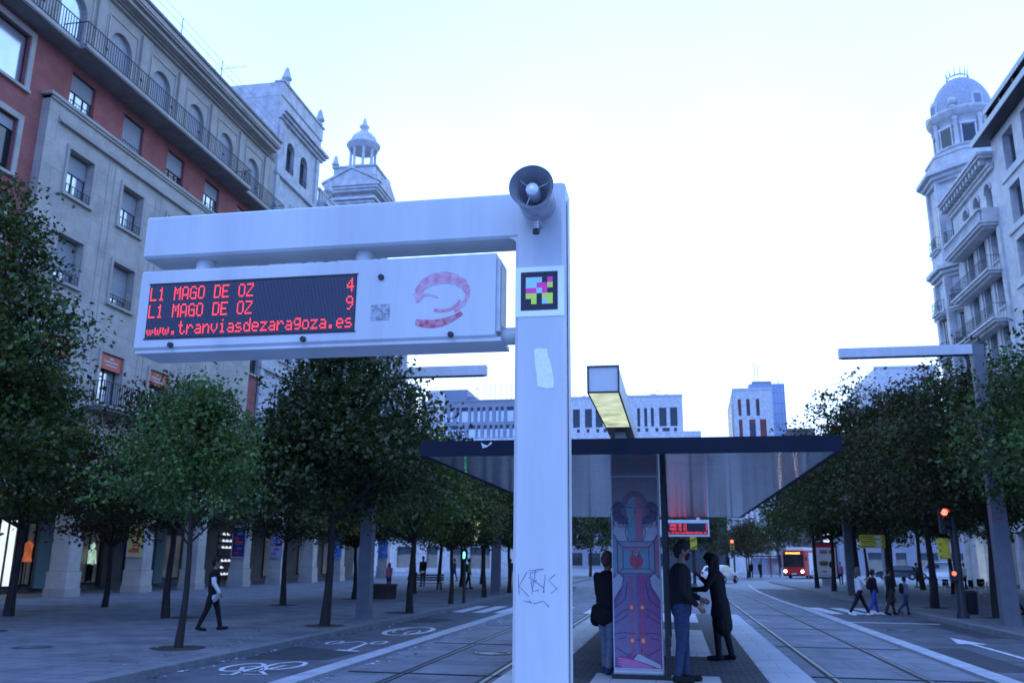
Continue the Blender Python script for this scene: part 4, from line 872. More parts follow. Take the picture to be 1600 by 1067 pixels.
for k in range(8):
    if k in (0,7,1,2): continue
    a = R(45*k); n = Vector((math.cos(a),math.sin(a),0)); u = Vector((-n.y,n.x,0)); fr = F(Vector((TX,TY,0))+n*3.25,u,n)
    for z in (3.9,7.9,11.9,15.8,19.8):
        mb = MB(); fr.box(mb,-.55,.55,.04,.10,z,z+2.8,'glass'); fr.box(mb,-.68,-.55,.03,.16,z,z+2.95,'wstone'); fr.box(mb,.55,.68,.03,.16,z,z+2.95,'wstone'); fr.box(mb,-.7,.7,.03,.2,z+2.95,z+3.1,'wstone'); fr.box(mb,-.03,.03,.1,.13,z,z+2.8,'dark'); mb.build('window', H_)
    fr2 = F(Vector((TX,TY,0))+n*3.1,u,n); mb = MB(); fr2.box(mb,-.45,.45,.06,.1,28.3,31.4,'glass')
    mb.poly([fr2.p(.45*math.cos(math.pi*j/10),.1,31.4+.45*math.sin(math.pi*j/10)) for j in range(11)],'glass'); mb.build('arched_window', H_)
    for z in (22.4,18.7,14.9,28.0): balc(H_,fr2 if z>27 else fr,-1.0,1.0,.9 if z<27 else .7,z)
def f(mb):
    mb.lathe((TX,TY,36.3),[(2.35,0),(2.35,3.2),(2.5,3.3),(2.55,3.5)],36,'wstone'); mb.lathe((TX,TY,39.6),[(2.4,0),(2.7,.1),(2.75,.35),(2.95,.5),(3.0,.75),(2.8,.85),(2.3,.9)],36,'wstone')
    mb.lathe((TX,TY,36.31),[(2.6,0),(2.6,.5),(2.75,.55),(2.75,.65),(2.3,.65)],36,'wstone')
part('drum', H_, f)
for k in range(8):
    a = R(45*k+12); mb = MB(); mb.lathe((TX+2.5*math.cos(a),TY+2.5*math.sin(a),36.9),[(.24,0),(.2,.15),(.18,2.4),(.27,2.6),(.27,2.7)],10,'wstone'); mb.build('column', H_)
    if k not in (0,1,7):
        a2 = R(45*k+34.5); n = Vector((math.cos(a2),math.sin(a2),0)); u = Vector((-n.y,n.x,0)); fr = F(Vector((TX,TY,0))+n*2.22,u,n)
        mb = MB(); fr.box(mb,-.5,.5,.02,.17,37.0,38.7,'glass'); fr.box(mb,-.62,-.5,.0,.22,37.0,38.8,'wstone'); fr.box(mb,.5,.62,.0,.22,37.0,38.8,'wstone'); fr.box(mb,-.66,.66,.0,.26,38.8,39.0,'wstone'); mb.build('window', H_)
mb = MB(); mb.lathe((TX,TY,40.4),[(2.5,-.1)]+[(2.55*math.cos(R(a)),3.9*math.sin(R(a))) for a in range(0,84,7)],40,'dome'); dm = mb.build('dome', H_)
mb = MB(); mb.lathe((TX,TY,44.25),[(.9,0),(.95,.12),(.8,.15),(.8,.25)],24,'wstone')
for k in range(12): a = R(30*k); mb.cyl((TX+.82*math.cos(a),TY+.82*math.sin(a),44.4),(TX+.95*math.cos(a),TY+.95*math.sin(a),45.1),.06,.02,6,'wstone2')
mb.build('crown', dm)
for k in range(8):
    a = R(45*k+12); n = Vector((math.cos(a),math.sin(a),0))
    mb = MB()
    if k%2: mb.ell((TX+2.75*n.x,TY+2.75*n.y,41.0),(.36,.36,.38),'wstone'); mb.lathe((TX+2.7*n.x,TY+2.7*n.y,40.4),[(.3,0),(.2,.25)],10,'wstone'); mb.build('ball_finial', H_)
    else:
        u = Vector((-n.y,n.x,0)); fr = F(Vector((TX,TY,0))+n*1.9,u,n); fr.box(mb,-.5,.5,0,.7,40.45,41.4,'wstone'); mb.prism([fr.p(.5*math.cos(math.pi*j/8),0,41.4+.45*math.sin(math.pi*j/8)) for j in range(9)],n*.7,'wstone'); fr.box(mb,-.3,.3,.7,.72,40.55,41.45,'bluewall'); mb.build('dormer', H_)
# ---------- I : plain modern white block, right edge
I_ = thing('modern_white_block', 'plain white block with deep dark windows and dark overhanging eaves at right edge', 'building', (29,50,.12))
fI = F((24,0,0),(0,1,0),(-1,0,0)); i0,i1 = 20,63.55
hI = [(y-.95,y+.95,z,z+2.7) for y in (60.6,57.2,53.8,50.4,47,43.6) for z in (5.6,9.4,13.2,17,20.8,24.7,28.7)]
def f(mb):
    fI.wall(mb,i0,i1,.1,32.0,hI,'wstone',.02,.6); fI.box(mb,i0,i1,-12,-.6,.1,32.0,'wstone'); mb.poly([fI.p(i1,.02,.1),fI.p(i1,-.6,.1),fI.p(i1,-.6,32),fI.p(i1,.02,32)],'wstone')
    for z in (12.5,16.3,20.2,24.1,28.0): fI.box(mb,i0,i1-1.2,.02,.16,z,z+.18,'wstone')
part('wall', I_, f)
for h in hI: fI.window(I_,*h,d=-.5,bars=2,frame='bluewall',fw=.14)
def f(mb):
    fI.box(mb,i0,i1+.95,-2,1.05,32.02,32.4,'dark'); fI.box(mb,i0,i1+1.0,1.05,1.10,31.98,32.44,'grey'); fI.box(mb,i0,i1-1.3,-.2,.7,33.5,33.8,'dark'); fI.box(mb,i0,i1-1.25,.7,.75,33.45,33.85,'grey')
    for k in range(9): u = i1-1.5-k*2.5; fI.box(mb,u-.08,u+.08,.2,.62,32.4,33.5,'dark')
part('eaves', I_, f)
# shopfronts beneath the right hand buildings
R_ = thing('shop_arcade', 'ground floor shopfronts with pale columns under the right hand buildings', 'building', (24,60,.12))
def f(mb): fI.box(mb,30,80,.2,.5,4.0,4.6,'wstone2'); fI.box(mb,30,79,.03,.05,.12,4.0,'shopwall')
part('fascia', R_, f)
for k in range(12):
    mb = MB(); fI.box(mb,31+k*4,31.7+k*4,.06,.48,.12,4.0,'wstone2'); mb.build('column', R_)
for k in range(11):
    mb = MB(); fI.box(mb,32.2+k*4,34.6+k*4,.06,.1,.4,3.3,['shopdim','glass','shop'][(k*5)%3]); mb.build('shop_window', R_)
# buildings closing the square at street level, far away left and right
for nm,lb,x0,x1,y,zt,sd in (('shop_row','long row of pale shopfronts far behind the left trees',-60,-22,118,9,31),('shop_row','distant grey shopfronts beyond the red bus on the right',26,70,150,14,33),('shop_row','low dark row of shops behind the far trees at the centre',-34,26,205,15,35)):
    t_, fr_ = far(nm,lb,x0,x1,y,zt,8,'wstone2' if sd==31 else 'greyfac',[(.6,3.4),(5,7.4)],sd,'shopdim' if sd!=35 else 'glass',rw=(1.6,2.8))
# ------------------------------------------------------------------ trees
def crown_mesh(name, rng, rx, rz, zc, nclus, per, leaf, mats, lean=0, low=0):
    """crown of small folded leaf faces in clumps round limb tips; local coordinates, trunk base at 0"""
    lump = rng.normal(size=(7,3)); lump /= np.linalg.norm(lump,axis=1)[:,None]; amp = rng.uniform(.15,.5,7)
    C = []; hd_ = rng.normal(size=(6,3)); hd_ /= np.linalg.norm(hd_,axis=1)[:,None]; hd_ *= rng.uniform(.65,.95,6)[:,None]; hr_ = rng.uniform(.16,.30,6)
    while len(C) < nclus:
        d = rng.normal(size=3); d /= np.linalg.norm(d); r = rng.uniform(0,1)**.42
        k = 1+sum(a*max(0,d@l)**3 for a,l in zip(amp,lump))-.12+rng.normal()*.07
        if rng.uniform()<.06: r = rng.uniform(1.02,1.22)
        if (np.linalg.norm(hd_-d*r,axis=1)<hr_).any(): continue
        p = d*r*k; q = rx*(1.08-.42*max(-.5,p[2])-.10*(p[2]>.5)); p[0]*=q; p[1]*=q; p[2]*=rz*(1.0 if p[2]>0 else .8)
        if p[2] < -rz*.72+low: continue
        C.append(p+[lean*p[2]*.1,0,zc])
    C = np.array(C); n = nclus*per
    cs = rng.uniform(.17,.44,nclus)*(rx/2.4)**.5
    P = np.repeat(C,per,0)+rng.normal(size=(n,3))*np.repeat(cs,per)[:,None]*np.array([1.15,1.15,.62])
    nrm = rng.normal(size=(n,3))+np.array([0,0,.9]); nrm /= np.linalg.norm(nrm,axis=1)[:,None]
    t = rng.normal(size=(n,3)); t -= nrm*np.sum(t*nrm,1)[:,None]; t /= np.linalg.norm(t,axis=1)[:,None]; b = np.cross(nrm,t)
    s = (leaf*rng.uniform(.6,1.35,n))[:,None]
    V = np.stack([P-t*s, P-b*s*.62+nrm*s*.16, P+t*s, P+b*s*.62+nrm*s*.16],1).reshape(-1,3)
    me = bpy.data.meshes.new(name); me.vertices.add(4*n); me.vertices.foreach_set('co',V.ravel().astype(np.float32))
    me.loops.add(4*n); me.loops.foreach_set('vertex_index',np.arange(4*n,dtype=np.int32)); me.polygons.add(n)
    me.polygons.foreach_set('loop_start',np.arange(0,4*n,4,dtype=np.int32)); me.polygons.foreach_set('loop_total',np.full(n,4,np.int32))
    for m in mats: me.materials.append(LF[m])
    w = rng.choice(len(mats), nclus, p=None); mi = np.repeat(w,per); fl = rng.uniform(size=n)<.18; mi[fl] = rng.integers(0,len(mats),fl.sum())
    me.polygons.foreach_set('material_index',mi.astype(np.int32)); me.update(calc_edges=True)
    return me, C
def trunk_mb(rng, h, r, C, lean=(0,0), nl=22):
    mb = MB(); zs = np.linspace(0,h,9); pts = [Vector((lean[0]*z+.04*math.sin(z*1.7),lean[1]*z+.04*math.cos(z*1.3)-.04,z)) for z in zs]; rs = [r*1.35,r*1.0]+[r*(1-.62*z/h) for z in zs[2:]]
    n = 12
    vs = [(p.x+q*math.cos(2*math.pi*i/n)*(1+.07*math.sin(3*i)),p.y+q*math.sin(2*math.pi*i/n)*(1+.07*math.sin(3*i)),p.z) for p,q in zip(pts,rs) for i in range(n)]
    mb.add(vs,[(k*n+i,k*n+(i+1)%n,(k+1)*n+(i+1)%n,(k+1)*n+i) for k in range(8) for i in range(n)],'bark',True)
    idx = rng.choice(len(C),min(nl,len(C)),replace=False)
    for j in idx:
        c = Vector(C[j]); z0 = max(h*.45,min(h*.97,c.z-.9*math.hypot(c.x,c.y))); a = Vector((lean[0]*z0,lean[1]*z0,z0)); m = a.lerp(c,.5)+Vector((0,0,.12*(c-a).length))
        q = r*.34; mb.cyl(a,m,q,q*.6,6,'bark',False); mb.cyl(m,c,q*.6,q*.2,5,'bark',False)
    return mb
GT = {'L1':'street trees along the left kerb','L2':'street trees in the second row on the left pavement','R1':'street trees along the right kerb','R2':'street trees in the second row on the right pavement','F':'trees far off around the square'}
protos = {}
def tree_proto(key, seed, H, rx, trunk_h, r, nclus, per, leaf, mats, lean=(0,0)):
    r *= .85; rng = np.random.default_rng(seed); rz = (H-trunk_h)/2; zc = trunk_h+rz
    cm, C = crown_mesh('crown', rng, rx, rz, zc, nclus, per, leaf, mats)
    tm = trunk_mb(rng, H*.8, r, C, lean); protos[key] = (cm, tm, H, rx)
    return cm
tree_proto('big1',1,8.4,2.7,2.45,.15,430,50,.078,['dark','dark','mid','dark','brown'])
tree_proto('big2',2,7.9,2.55,2.3,.14,400,50,.078,['dark','mid','dark','dark','olive'])
tree_proto('big3',3,8.8,2.6,2.5,.15,430,50,.078,['dark','brown','dark','mid','brown'])
tree_proto('tall',14,10.5,1.95,2.7,.13,430,50,.075,['mid','dark','mid','dark','light'])
tree_proto('dense',4,7.2,2.0,2.15,.125,600,52,.07,['dark','dark','mid','dark','dark'])
tree_proto('young',5,5.3,1.0,1.95,.072,300,40,.05,['light','mid','light','mid','light'])
tree_proto('yellow',6,6.1,1.9,2.0,.12,330,44,.068,['olive','mid','light','olive','mid'])
tree_proto('fresh',7,8.7,2.9,2.4,.15,460,50,.078,['mid','light','mid','dark','mid'])
tree_proto('autumn',8,6.8,2.6,2.2,.13,230,38,.09,['brown','brown','dark','olive','brown'])
tree_proto('farA',9,8.2,2.9,2.3,.15,240,22,.13,['dark','dark','mid','dark'])
tree_proto('farB',10,7.6,3.2,2.2,.15,240,22,.13,['dark','brown','dark','brown'])
trunkmesh = {}
def tree(key, x, y, label, group, s=1, rz=None, z=.12, lean=0, sz=None, pit=True):
    cm, tmb, H, rx = protos[key]; random.seed(int(x*31+y*17))
    rz = random.uniform(0,6.28) if rz is None else rz
    t = bpy.data.objects.new('street_tree', None); COL.objects.link(t); t.location = (x,y,z); t.rotation_euler = (R(lean),0,rz); t.scale = (s,s,sz or s); OFF[t.name] = (Vector((x,y,z)),rz)
    tag(t,label,'tree',GT[group])
    c = bpy.data.objects.new('crown', cm); COL.objects.link(c); c.parent = t
    if key not in trunkmesh: o = tmb.build('trunk', None, local=True); trunkmesh[key] = o.data; bpy.data.objects.remove(o)
    k = bpy.data.objects.new('trunk', trunkmesh[key]); COL.objects.link(k); k.parent = t
    return t
XL = -8.85
tree('young',-9.3,15.84,'small fresh green tree with thin leaning trunk in the nearest tree pit','L1',1,rz=1.0)
tree('dense',XL,21.9,'dense dark green tree with thick straight trunk left of the tall lighting mast','L1',1)
tree('yellow',-8.4,27.8,'yellowish green smaller tree just right of the tall left lighting mast','L1',1)
for i,(y,k,lb) in enumerate(((33.9,'big2','dark tree beside the yellow traffic light on the left kerb'),(40.1,'big3','brownish dark tree on the left kerb just short of the near white post'),(46.3,'big2','dark tree on the left kerb mostly hidden behind the near white post'),(52.5,'big1','dark tree on the left kerb seen beneath the canopy edge beside the post'),(58.6,'farA','last dark tree of the left kerb row, left of the shelter pillar'))): tree(k,-8.6,y,lb,'L1',.7 if i<2 else .8)
for (x,y,k,s,lb) in ((-16.5,18.4,'tall',.95,'large leafy tree reaching up the left picture edge in front of the stone bay'),(-14.1,23.2,'big3',.74,'reddish tinged tree directly behind the small fresh green tree'),(-14.0,30.6,'big1',.74,'dark tree with slanting trunk between two arcade pillars'),(-13.4,36.2,'big2',.72,'dark tree just left of the tall left lighting mast'),(-12.8,43,'big1',.8,'dark tree beside the low round planter'),(-13.1,48.9,'farA',.9,'dark tree just behind the park bench'),(-13.3,55,'farB',.9,'brownish tree beyond the bench in the second left row'),(-13.3,61,'farA',.9,'farthest dark tree of the second left row'),(-19,27.5,'autumn',.8,'low autumn coloured tree close to the arcade pillars'),(-18.6,22.6,'yellow',1.1,'olive green tree in front of the lit shop window at the left edge')):
    tree(k,x,y,lb,'L2',s)
for (x,y,k,s,lb) in ((10.7,24.4,'fresh',.97,'large fresh green tree overhanging the right lighting mast at the picture edge'),(10.2,31.6,'big1',.95,'dark tree behind the right lighting mast'),(9.9,37.6,'big3',1.03,'tall brown tinged tree behind the red traffic light'),(9.6,43.6,'big1',1.12,'tall dark tree with trunk behind the crossing walkers'),(9.4,49.7,'big3',1.08,'dark brownish tree over the yellow direction signs'),(9.5,57.5,'big2',1.05,'dark tree right of the poster pillar'),(9.5,64,'farA',1.05,'dark tree immediately left of the poster pillar'),(7.4,96,'farB',.74,'small brownish tree right of the distant red traffic light')):
    tree(k,x,y,lb,'R1',s)
for (x,y,k,s,lb) in ((16.5,29,'big2',1.1,'dark second row tree filling the right picture edge'),(16,39,'big3',1.1,'dark second row tree behind the traffic light post'),(16,47,'big1',1.1,'dark second row tree over the cafe chairs'),(15.6,55,'big2',1.05,'dark second row tree left of the cafe chairs'),(16,63,'farA',1.15,'dark second row tree with clear trunk beside the parked van'),(16,71,'farB',1.1,'brownish second row tree beyond the parked van'),(16,80,'farA',1.1,'farthest dark tree of the second right row')):
    tree(k,x,y,lb,'R2',s)
for (x,y,k,s,lb) in ((-9,96,'farA',1.1,'dark round tree far ahead between the post and shelter pillar'),(-13,99,'farA',1.1,'dark round tree far ahead just beside the near post'),(-4.8,101,'farA',1.05,'dark round tree far ahead touching the poster pillar'),(.5,104,'farB',.95,'reddish brown tree far ahead above the white car'),(4.2,108,'farA',.95,'green tree far ahead left of the distant red light'),(8.0,101,'farB',.8,'broad autumn brown tree far ahead above the distant walker'),(-20,92,'farA',1,'far tree beyond the last arcade pillar'),(13.8,125,'farA',1.0,'tall far tree above the bus roof')):
    tree(k,x,y,lb,'F',s)
# tree pits
for (x,y) in ((-9.3,15.84),(XL,21.9),(-8.7,27.8),(-14,30.6),(-13.7,23.6),(-13.4,36.2),(9.9,37.6),(10.2,31.6),(-15.4,18.0)):
    mb = MB(); mb.prism([(x+.5*math.cos(R(a)),y+.5*math.sin(R(a)),.122) for a in range(0,360,20)],(0,0,.006),'soil'); mb.build('tree_pit', kind='structure')
# ------------------------------------------------------------------ lighting masts
def mast(x, y, zt, side, length, label, pw=.32, red=True):
    t = thing('lighting_mast', label, 'mast', (x,y,.12), 'box section lighting masts')
    mb = MB(); w0 = pw*1.15; w1 = pw*.85
    mb.add([(x-w0/2,y-.16,.12),(x+w0/2,y-.16,.12),(x+w0/2,y+.16,.12),(x-w0/2,y+.16,.12),(x-w1/2,y-.13,zt),(x+w1/2,y-.13,zt),(x+w1/2,y+.13,zt),(x-w1/2,y+.13,zt)],[(0,1,2,3),(4,5,6,7),(0,1,5,4),(1,2,6,5),(2,3,7,6),(3,0,4,7)],'mastgrey'); mb.build('post', t)
    mb = MB(); xa, xb = (x+w1/2+.001, x+w1/2+length) if side > 0 else (x-w1/2-length, x-w1/2-.001)
    mb.bbox(min(xa,xb),y-.13,zt-.31,max(xa,xb),y+.13,zt,'white',.01,'x'); mb.box(min(xa,xb)+.1,y-.1,zt-.325,max(xa,xb)-.1,y+.1,zt-.312,'dark'); mb.build('arm', t)
    if red:
        mb = MB(); mb.box(x-.09,y-.152,3.05,x+.09,y-.144,3.09,'redpaint'); mb.build('red_label', t)
mast(-8.85,24.8,7.44,1,3.35,'tall grey lighting mast on the left kerb with arm reaching over the road',.34)
mast(9.3,27.8,8.30,-1,3.85,'tall grey lighting mast on the right kerb with long arm towards the tracks',.40)
mast(9.2,50.2,8.2,-1,3.0,'farther grey lighting mast behind the crossing walkers',.42,False)
mast(-8.9,44.2,7.6,1,3,'farther grey lighting mast just left of the near white post',.42,False)
# ------------------------------------------------------------------ traffic lights
ledr = emis('red_signal',(1,.06,.04),9); ledg = emis('green_signal',(.1,1,.55),6); ledr2 = emis('red_man',(1,.14,.07),2.2)
def signal_head(root, x, y, z, n, on, w=.28, h=.85, m='yellow', lit=None):
    """n round lamps in a vertical housing facing -Y"""
    mb = MB(); mb.bbox(x-w/2,y-.12,z,x+w/2,y+.12,z+h,m,.03,'y'); hd_ = mb.build('signal_head', root)
    for k in range(n):
        zz = z+h*(n-.5-k)/n; mb = MB(); mb.cyl((x,y-.135,zz),(x,y-.12,zz),h/n*.36,m=lit if k == on else 'dark',n=16)
        mb.build('lamp', hd_)
        mb = MB(); rr = h/n*.42; mb.add([(x+rr*math.cos(R(a)),yy,zz+rr*math.sin(R(a))) for yy in (y-.12,y-.30) for a in range(0,181,15)],[(i,i+1,14+i,13+i) for i in range(12)],'dark',True); mb.build('visor', hd_)
    return hd_
TLR = thing('traffic_light','dark traffic light post with glowing red lamp at the right kerb crossing','traffic light',(8.95,31,.12),'traffic lights')
mb = MB(); mb.lathe((8.98,31,.12),[(.20,0),(.19,.1),(.13,.25),(.125,2.6),(.10,2.7),(.09,3.2)],16,'dark'); mb.build('post', TLR)
signal_head(TLR,8.72,30.98,2.75,3,0,.30,.82,'dark',ledr)
mb = MB(); mb.bbox(8.60,31.1,1.95,8.84,31.45,2.62,'yellow',.03,'x'); yh = mb.build('side_signal_head', TLR)
for k in range(3):
    mb = MB(); mb.box(8.50,31.16,2.05+k*.2,8.6,31.38,2.17+k*.2,'yellow'); mb.build('visor', yh)
mb = MB(); mb.bbox(8.70,30.8,1.28,8.9,31.0,1.6,'dark',.02,'y'); ph = mb.build('pedestrian_signal', TLR); mb = MB(); mb.cyl((8.8,30.79,1.5),(8.8,30.80,1.5),.07,m=ledr2,n=16); mb.build('lamp', ph)
TLL = thing('traffic_light','slim traffic light with yellow head and small green pedestrian lamp on the left kerb','traffic light',(-8.2,34.5,.12),'traffic lights')
mb = MB(); mb.lathe((-8.22,34.5,.12),[(.10,0),(.07,.1),(.06,3.2)],12,'dark'); mb.build('post', TLL)
mb = MB(); mb.bbox(-8.08,34.4,2.5,-7.82,34.7,3.35,'yellow',.03,'x'); yh = mb.build('signal_head', TLL)
for k in range(3):
    mb = MB(); mb.cyl((-7.80,34.55,2.65+k*.26),(-7.70,34.5,2.65+k*.26),.11,m=emis('amber_disc',(.75,.72,.5),.5) if k==0 else bpy.data.materials['amber_disc'],n=14); mb.build('lamp', yh)
mb = MB(); mb.box(-8.2,34.45,2.3,-7.6,34.55,2.36,'dark'); mb.build('arm', TLL)
mb = MB(); mb.bbox(-8.34,34.36,1.75,-8.10,34.5,2.2,'dark',.02,'y'); ph = mb.build('pedestrian_signal', TLL); mb = MB(); mb.box(-8.25,34.35,1.83,-8.18,34.355,2.02,ledg); mb.ell((-8.215,34.352,2.05),(.03,.005,.03),ledg); mb.build('lamp', ph)
TLF = thing('traffic_light','distant traffic light with a small glowing red lamp above the roadway','traffic light',(5.6,88,0),'traffic lights')
mb = MB(); mb.cyl((5.6,88,0),(5.6,88,3.9),.09,m='dark'); mb.build('post', TLF); signal_head(TLF,5.45,87.9,2.9,3,0,.32,.95,'yellow',ledr)
TLM = thing('traffic_light','back of a yellow traffic light between the man and woman under the canopy','traffic light',(.75,40,0),'traffic lights')
mb = MB(); mb.cyl((.82,40.2,0.01),(.82,40.2,3.3),.07,m='dark'); mb.build('post', TLM); mb = MB(); mb.bbox(.68,40,2.3,.98,40.2,3.0,'yellow',.03,'y'); hh = mb.build('signal_head', TLM)
for k in range(2):
    mb = MB(); mb.prism([(.68,39.99,2.35+k*.34),(.98,39.99,2.5+k*.34),(.98,39.99,2.6+k*.34),(.7,39.99,2.6+k*.34)],(0,-.12,0),'yellow'); mb.build('visor', hh)
# ------------------------------------------------------------------ direction signs, poster pillar
DS = thing('direction_sign','three stacked yellow direction strips with dark unreadable lettering under the right trees','sign',(8.7,40.2,.12))
mb = MB(); mb.cyl((8.75,40.26,.12),(8.75,40.26,2.95),.06,m='grey'); mb.build('post', DS)
for k in range(3):
    z = 2.42+k*.19; mb = MB(); mb.box(7.82,40.16,z,8.86,40.20,z+.165,'yellow'); st = mb.build('sign_strip', DS)
    mb = MB(); random.seed(k); u = 7.88
    while u < 8.4: wd = random.uniform(.025,.05); mb.box(u,40.15,z+.055,u+wd,40.157,z+.105,'dark'); u += wd+.02
    mb.box(8.5,40.15,z+.03,8.68,40.157,z+.135,'whitefab'); mb.box(8.73,40.15,z+.06,8.82,40.157,z+.10,'dark'); mb.build('lettering', st)
MP = thing('advertising_panel','street advertising panel with pale burger poster and red header near the bus','advertising panel',(11.1,70,.12))
mb = MB(); mb.box(10.75,69.9,.12,11.55,70.1,.65,'grey'); mb.bbox(10.35,69.88,.65,11.95,70.12,3.3,'dark',.04,'y'); mb.build('frame', MP)
mb = MB(); lit = emis('lit_poster',(.42,.55,.80),.12); mb.box(10.45,69.868,.75,11.85,69.878,3.2,lit); mb.box(10.45,69.862,2.9,11.85,69.867,3.2,'redpaint')
mb.box(10.7,69.86,2.45,11.3,69.866,2.72,mat('poster_rose',(.5,.2,.3))); mb.box(11.4,69.86,2.45,11.65,69.866,2.72,'redpaint')
for z,r,m in ((1.72,.32,'brown'),(1.85,.34,mat('bun',(.42,.22,.08))),(1.62,.30,mat('bun_low',(.40,.20,.07))),(1.78,.35,mat('salad',(.15,.3,.08)))): mb.ell((10.95,69.858,z),(r,.006,.08),m)
mb.ell((11.5,69.858,1.65),(.2,.006,.26),'brown'); mb.box(10.8,69.86,1.1,11.1,69.866,1.2,'blue'); mb.box(10.55,69.86,.85,11.75,69.866,.93,'grey'); mb.build('advert', MP)
# ------------------------------------------------------------------ bus, cars
def wheel(root, x, y, z, r, axis='x', w=.24):
    mb = MB(); a = Vector((1,0,0)) if axis=='x' else Vector((0,1,0)); p = Vector((x,y,z))
    mb.lathe(p-a*w/2,[(r*.55,0),(r*.9,0),(r,.04),(r,w-.04),(r*.9,w),(r*.55,w)],22,'rubber',a); t = mb.build('wheel', root); mb = MB(); mb.lathe(p-a*w*.45,[(0,0),(r*.56,.01),(r*.56,w*.9),(0,w*.9)],16,'grey',a); mb.build('rim', t)
BUS = thing('bus','red and white city bus with lit orange destination display, headlights on','bus',(19.2,141,0))
bx0,bx1,by0,by1 = 17.6,20.15,139,151
mb = MB(); mb.bbox(bx0,by0,.35,bx1,by1,1.35,'redpaint',.12); mb.bbox(bx0,by0,1.35,bx1,by1,3.0,'redpaint',.12); mb.bbox(bx0+.1,by0+.15,3.0,bx1-.1,by1,3.12,'redpaint',.1); body = mb.build('body', BUS)
mb = MB(); mb.box(bx0-.02,by0+1.5,.45,bx0-.005,by1-.1,2.9,'carwhite'); mb.box(bx1+.005,by0+1.5,.45,bx1+.02,by1-.1,2.9,'carwhite'); mb.build('side_panel', BUS)
mb = MB(); mb.bbox(bx0+.3,by0+.6,3.12,bx1-.2,by0+9,3.46,'carwhite',.15); mb.build('roof_unit', BUS)
mb = MB(); mb.box(bx0+.14,by0-.02,1.3,bx1-.14,by0-.005,2.62,'glass'); mb.build('windscreen', BUS)
mb = MB(); mb.box(bx0+.3,by0-.03,2.64,bx1-.3,by0-.005,2.95,'dark'); ds = mb.build('destination_display', BUS)
mb = MB(); oa = emis('orange_led',(1,.5,.08),2.5)
random.seed(2); u = bx0+.45
while u < bx1-.5: wd = random.uniform(.05,.12); mb.box(u,by0-.034,2.7,u+wd,by0-.031,2.89,oa); u += wd+.04
mb.build('lit_text', ds)
for x in (bx0+.32,bx1-.32):
    mb = MB(); mb.cyl((x,by0-.04,.82),(x,by0-.02,.82),.15,m=emis('headlight',(1,.93,.8),14),n=16); mb.build('headlight', BUS)
mb = MB(); mb.box(18.6,by0-.03,.5,19.15,by0-.02,.62,'carwhite'); mb.build('number_plate', BUS)
mb = MB(); mb.box(bx0+.1,by0-.06,.3,bx1-.1,by0-.005,.47,'dark'); mb.build('bumper', BUS)
for y in (by0+2.4,by1-3):
    for x in (bx0+.1,bx1-.1): wheel(BUS,x,y,.48,.48)
for k in range(6):
    mb = MB(); mb.box(bx0-.03,by0+1.7+k*1.6,1.5,bx0-.021,by0+3.1+k*1.6,2.6,'glass'); mb.build('side_window', BUS)
for s in (-1,1):
    mb = MB(); x = (bx0 if s<0 else bx1)+s*.22; mb.box(x-.08,by0-.25,2.0,x+.08,by0-.18,2.4,'dark'); mb.cyl((x-s*.15,by0+.05,2.7),(x,by0-.2,2.4),.025,m='dark',n=6); mb.build('mirror', BUS)
BUS.location = (14.2,106,0); BUS.rotation_euler = (0,0,R(-24))
def car(name, label, loc, rz, prof, w, pm, glassband, wr=.33, lights=False, cat='car'):
    """side profile (y,z) extruded across x with rounded-in cabin"""
    t = thing(name,label,cat,loc,None,rz); mb = MB(); n = len(prof); V = []
    for sx in (-1,-.92,-.0,.92,1):
        for (y,z,tw) in prof:
            k = w/2*(1-tw); ins = .05 if abs(sx)==1 else 0; cy = y*(1-ins*.4); cz = z-ins*(.6 if z>.8 else -.4)
            V.append((sx*k,cy,cz))
    fs = [(a*n+i,a*n+(i+1)%n,(a+1)*n+(i+1)%n,(a+1)*n+i) for a in range(4) for i in range(n)]+[tuple(range(n)),tuple(range(4*n,5*n))]
    mb.add(V,fs,pm,True); body = mb.build('body', t, local=True)
    mb = MB()
    for s in (-1,1): mb.prism([(s*(w/2*(1-tw)+.004),y,z) for y,z,tw in glassband],(s*.004,0,0),'glass')
    mb.build('side_windows', t, local=True)
    L0 = min(p[0] for p in prof); L1 = max(p[0] for p in prof)
    for y in (L0+.75,L1-.8):
        for s in (-1,1):
            mb = MB(); mb.lathe((s*w/2-.11,y,wr),[(wr*.55,0),(wr*.9,0),(wr,.04),(wr,.18),(wr*.9,.22),(wr*.55,.22)],20,'rubber',(1,0,0)); q_ = mb.build('wheel', t, local=True); mb = MB(); mb.lathe((s*w/2-.10,y,wr),[(0,0),(wr*.56,.01),(wr*.56,.19),(0,.2)],14,'grey',(1,0,0)); mb.build('rim', q_, local=True)
    return t, L0, L1
hatch = [(-2.0,.25,0),(-2.1,.6,0),(-2.05,.95,.03),(-1.6,1.38,.14),(-.9,1.5,.18),(.2,1.46,.18),(1.0,1.02,.08),(1.9,.85,.05),(2.1,.6,.04),(2.1,.28,0)]
wc, a_, b_2 = car('car','white hatchback driving off behind the woman under the canopy',(3.75,79,0.01),R(-24),hatch,1.75,'carwhite',[(-1.5,1.0,.04),(-1.4,1.32,.13),(-.8,1.42,.165),(.2,1.38,.165),(.8,1.0,.06)])
mb = MB(); mb.prism([(-.62,-1.99,1.0),(.62,-1.99,1.0),(.52,-1.66,1.34),(-.52,-1.66,1.34)],(0,-.03,0),'glass'); mb.build('rear_window', wc, local=True)
for s in (-1,1): mb = MB(); mb.box(s*.72-.1,-2.12,.78,s*.72+.1,-2.06,.95,'redpaint'); mb.build('tail_light', wc, local=True)
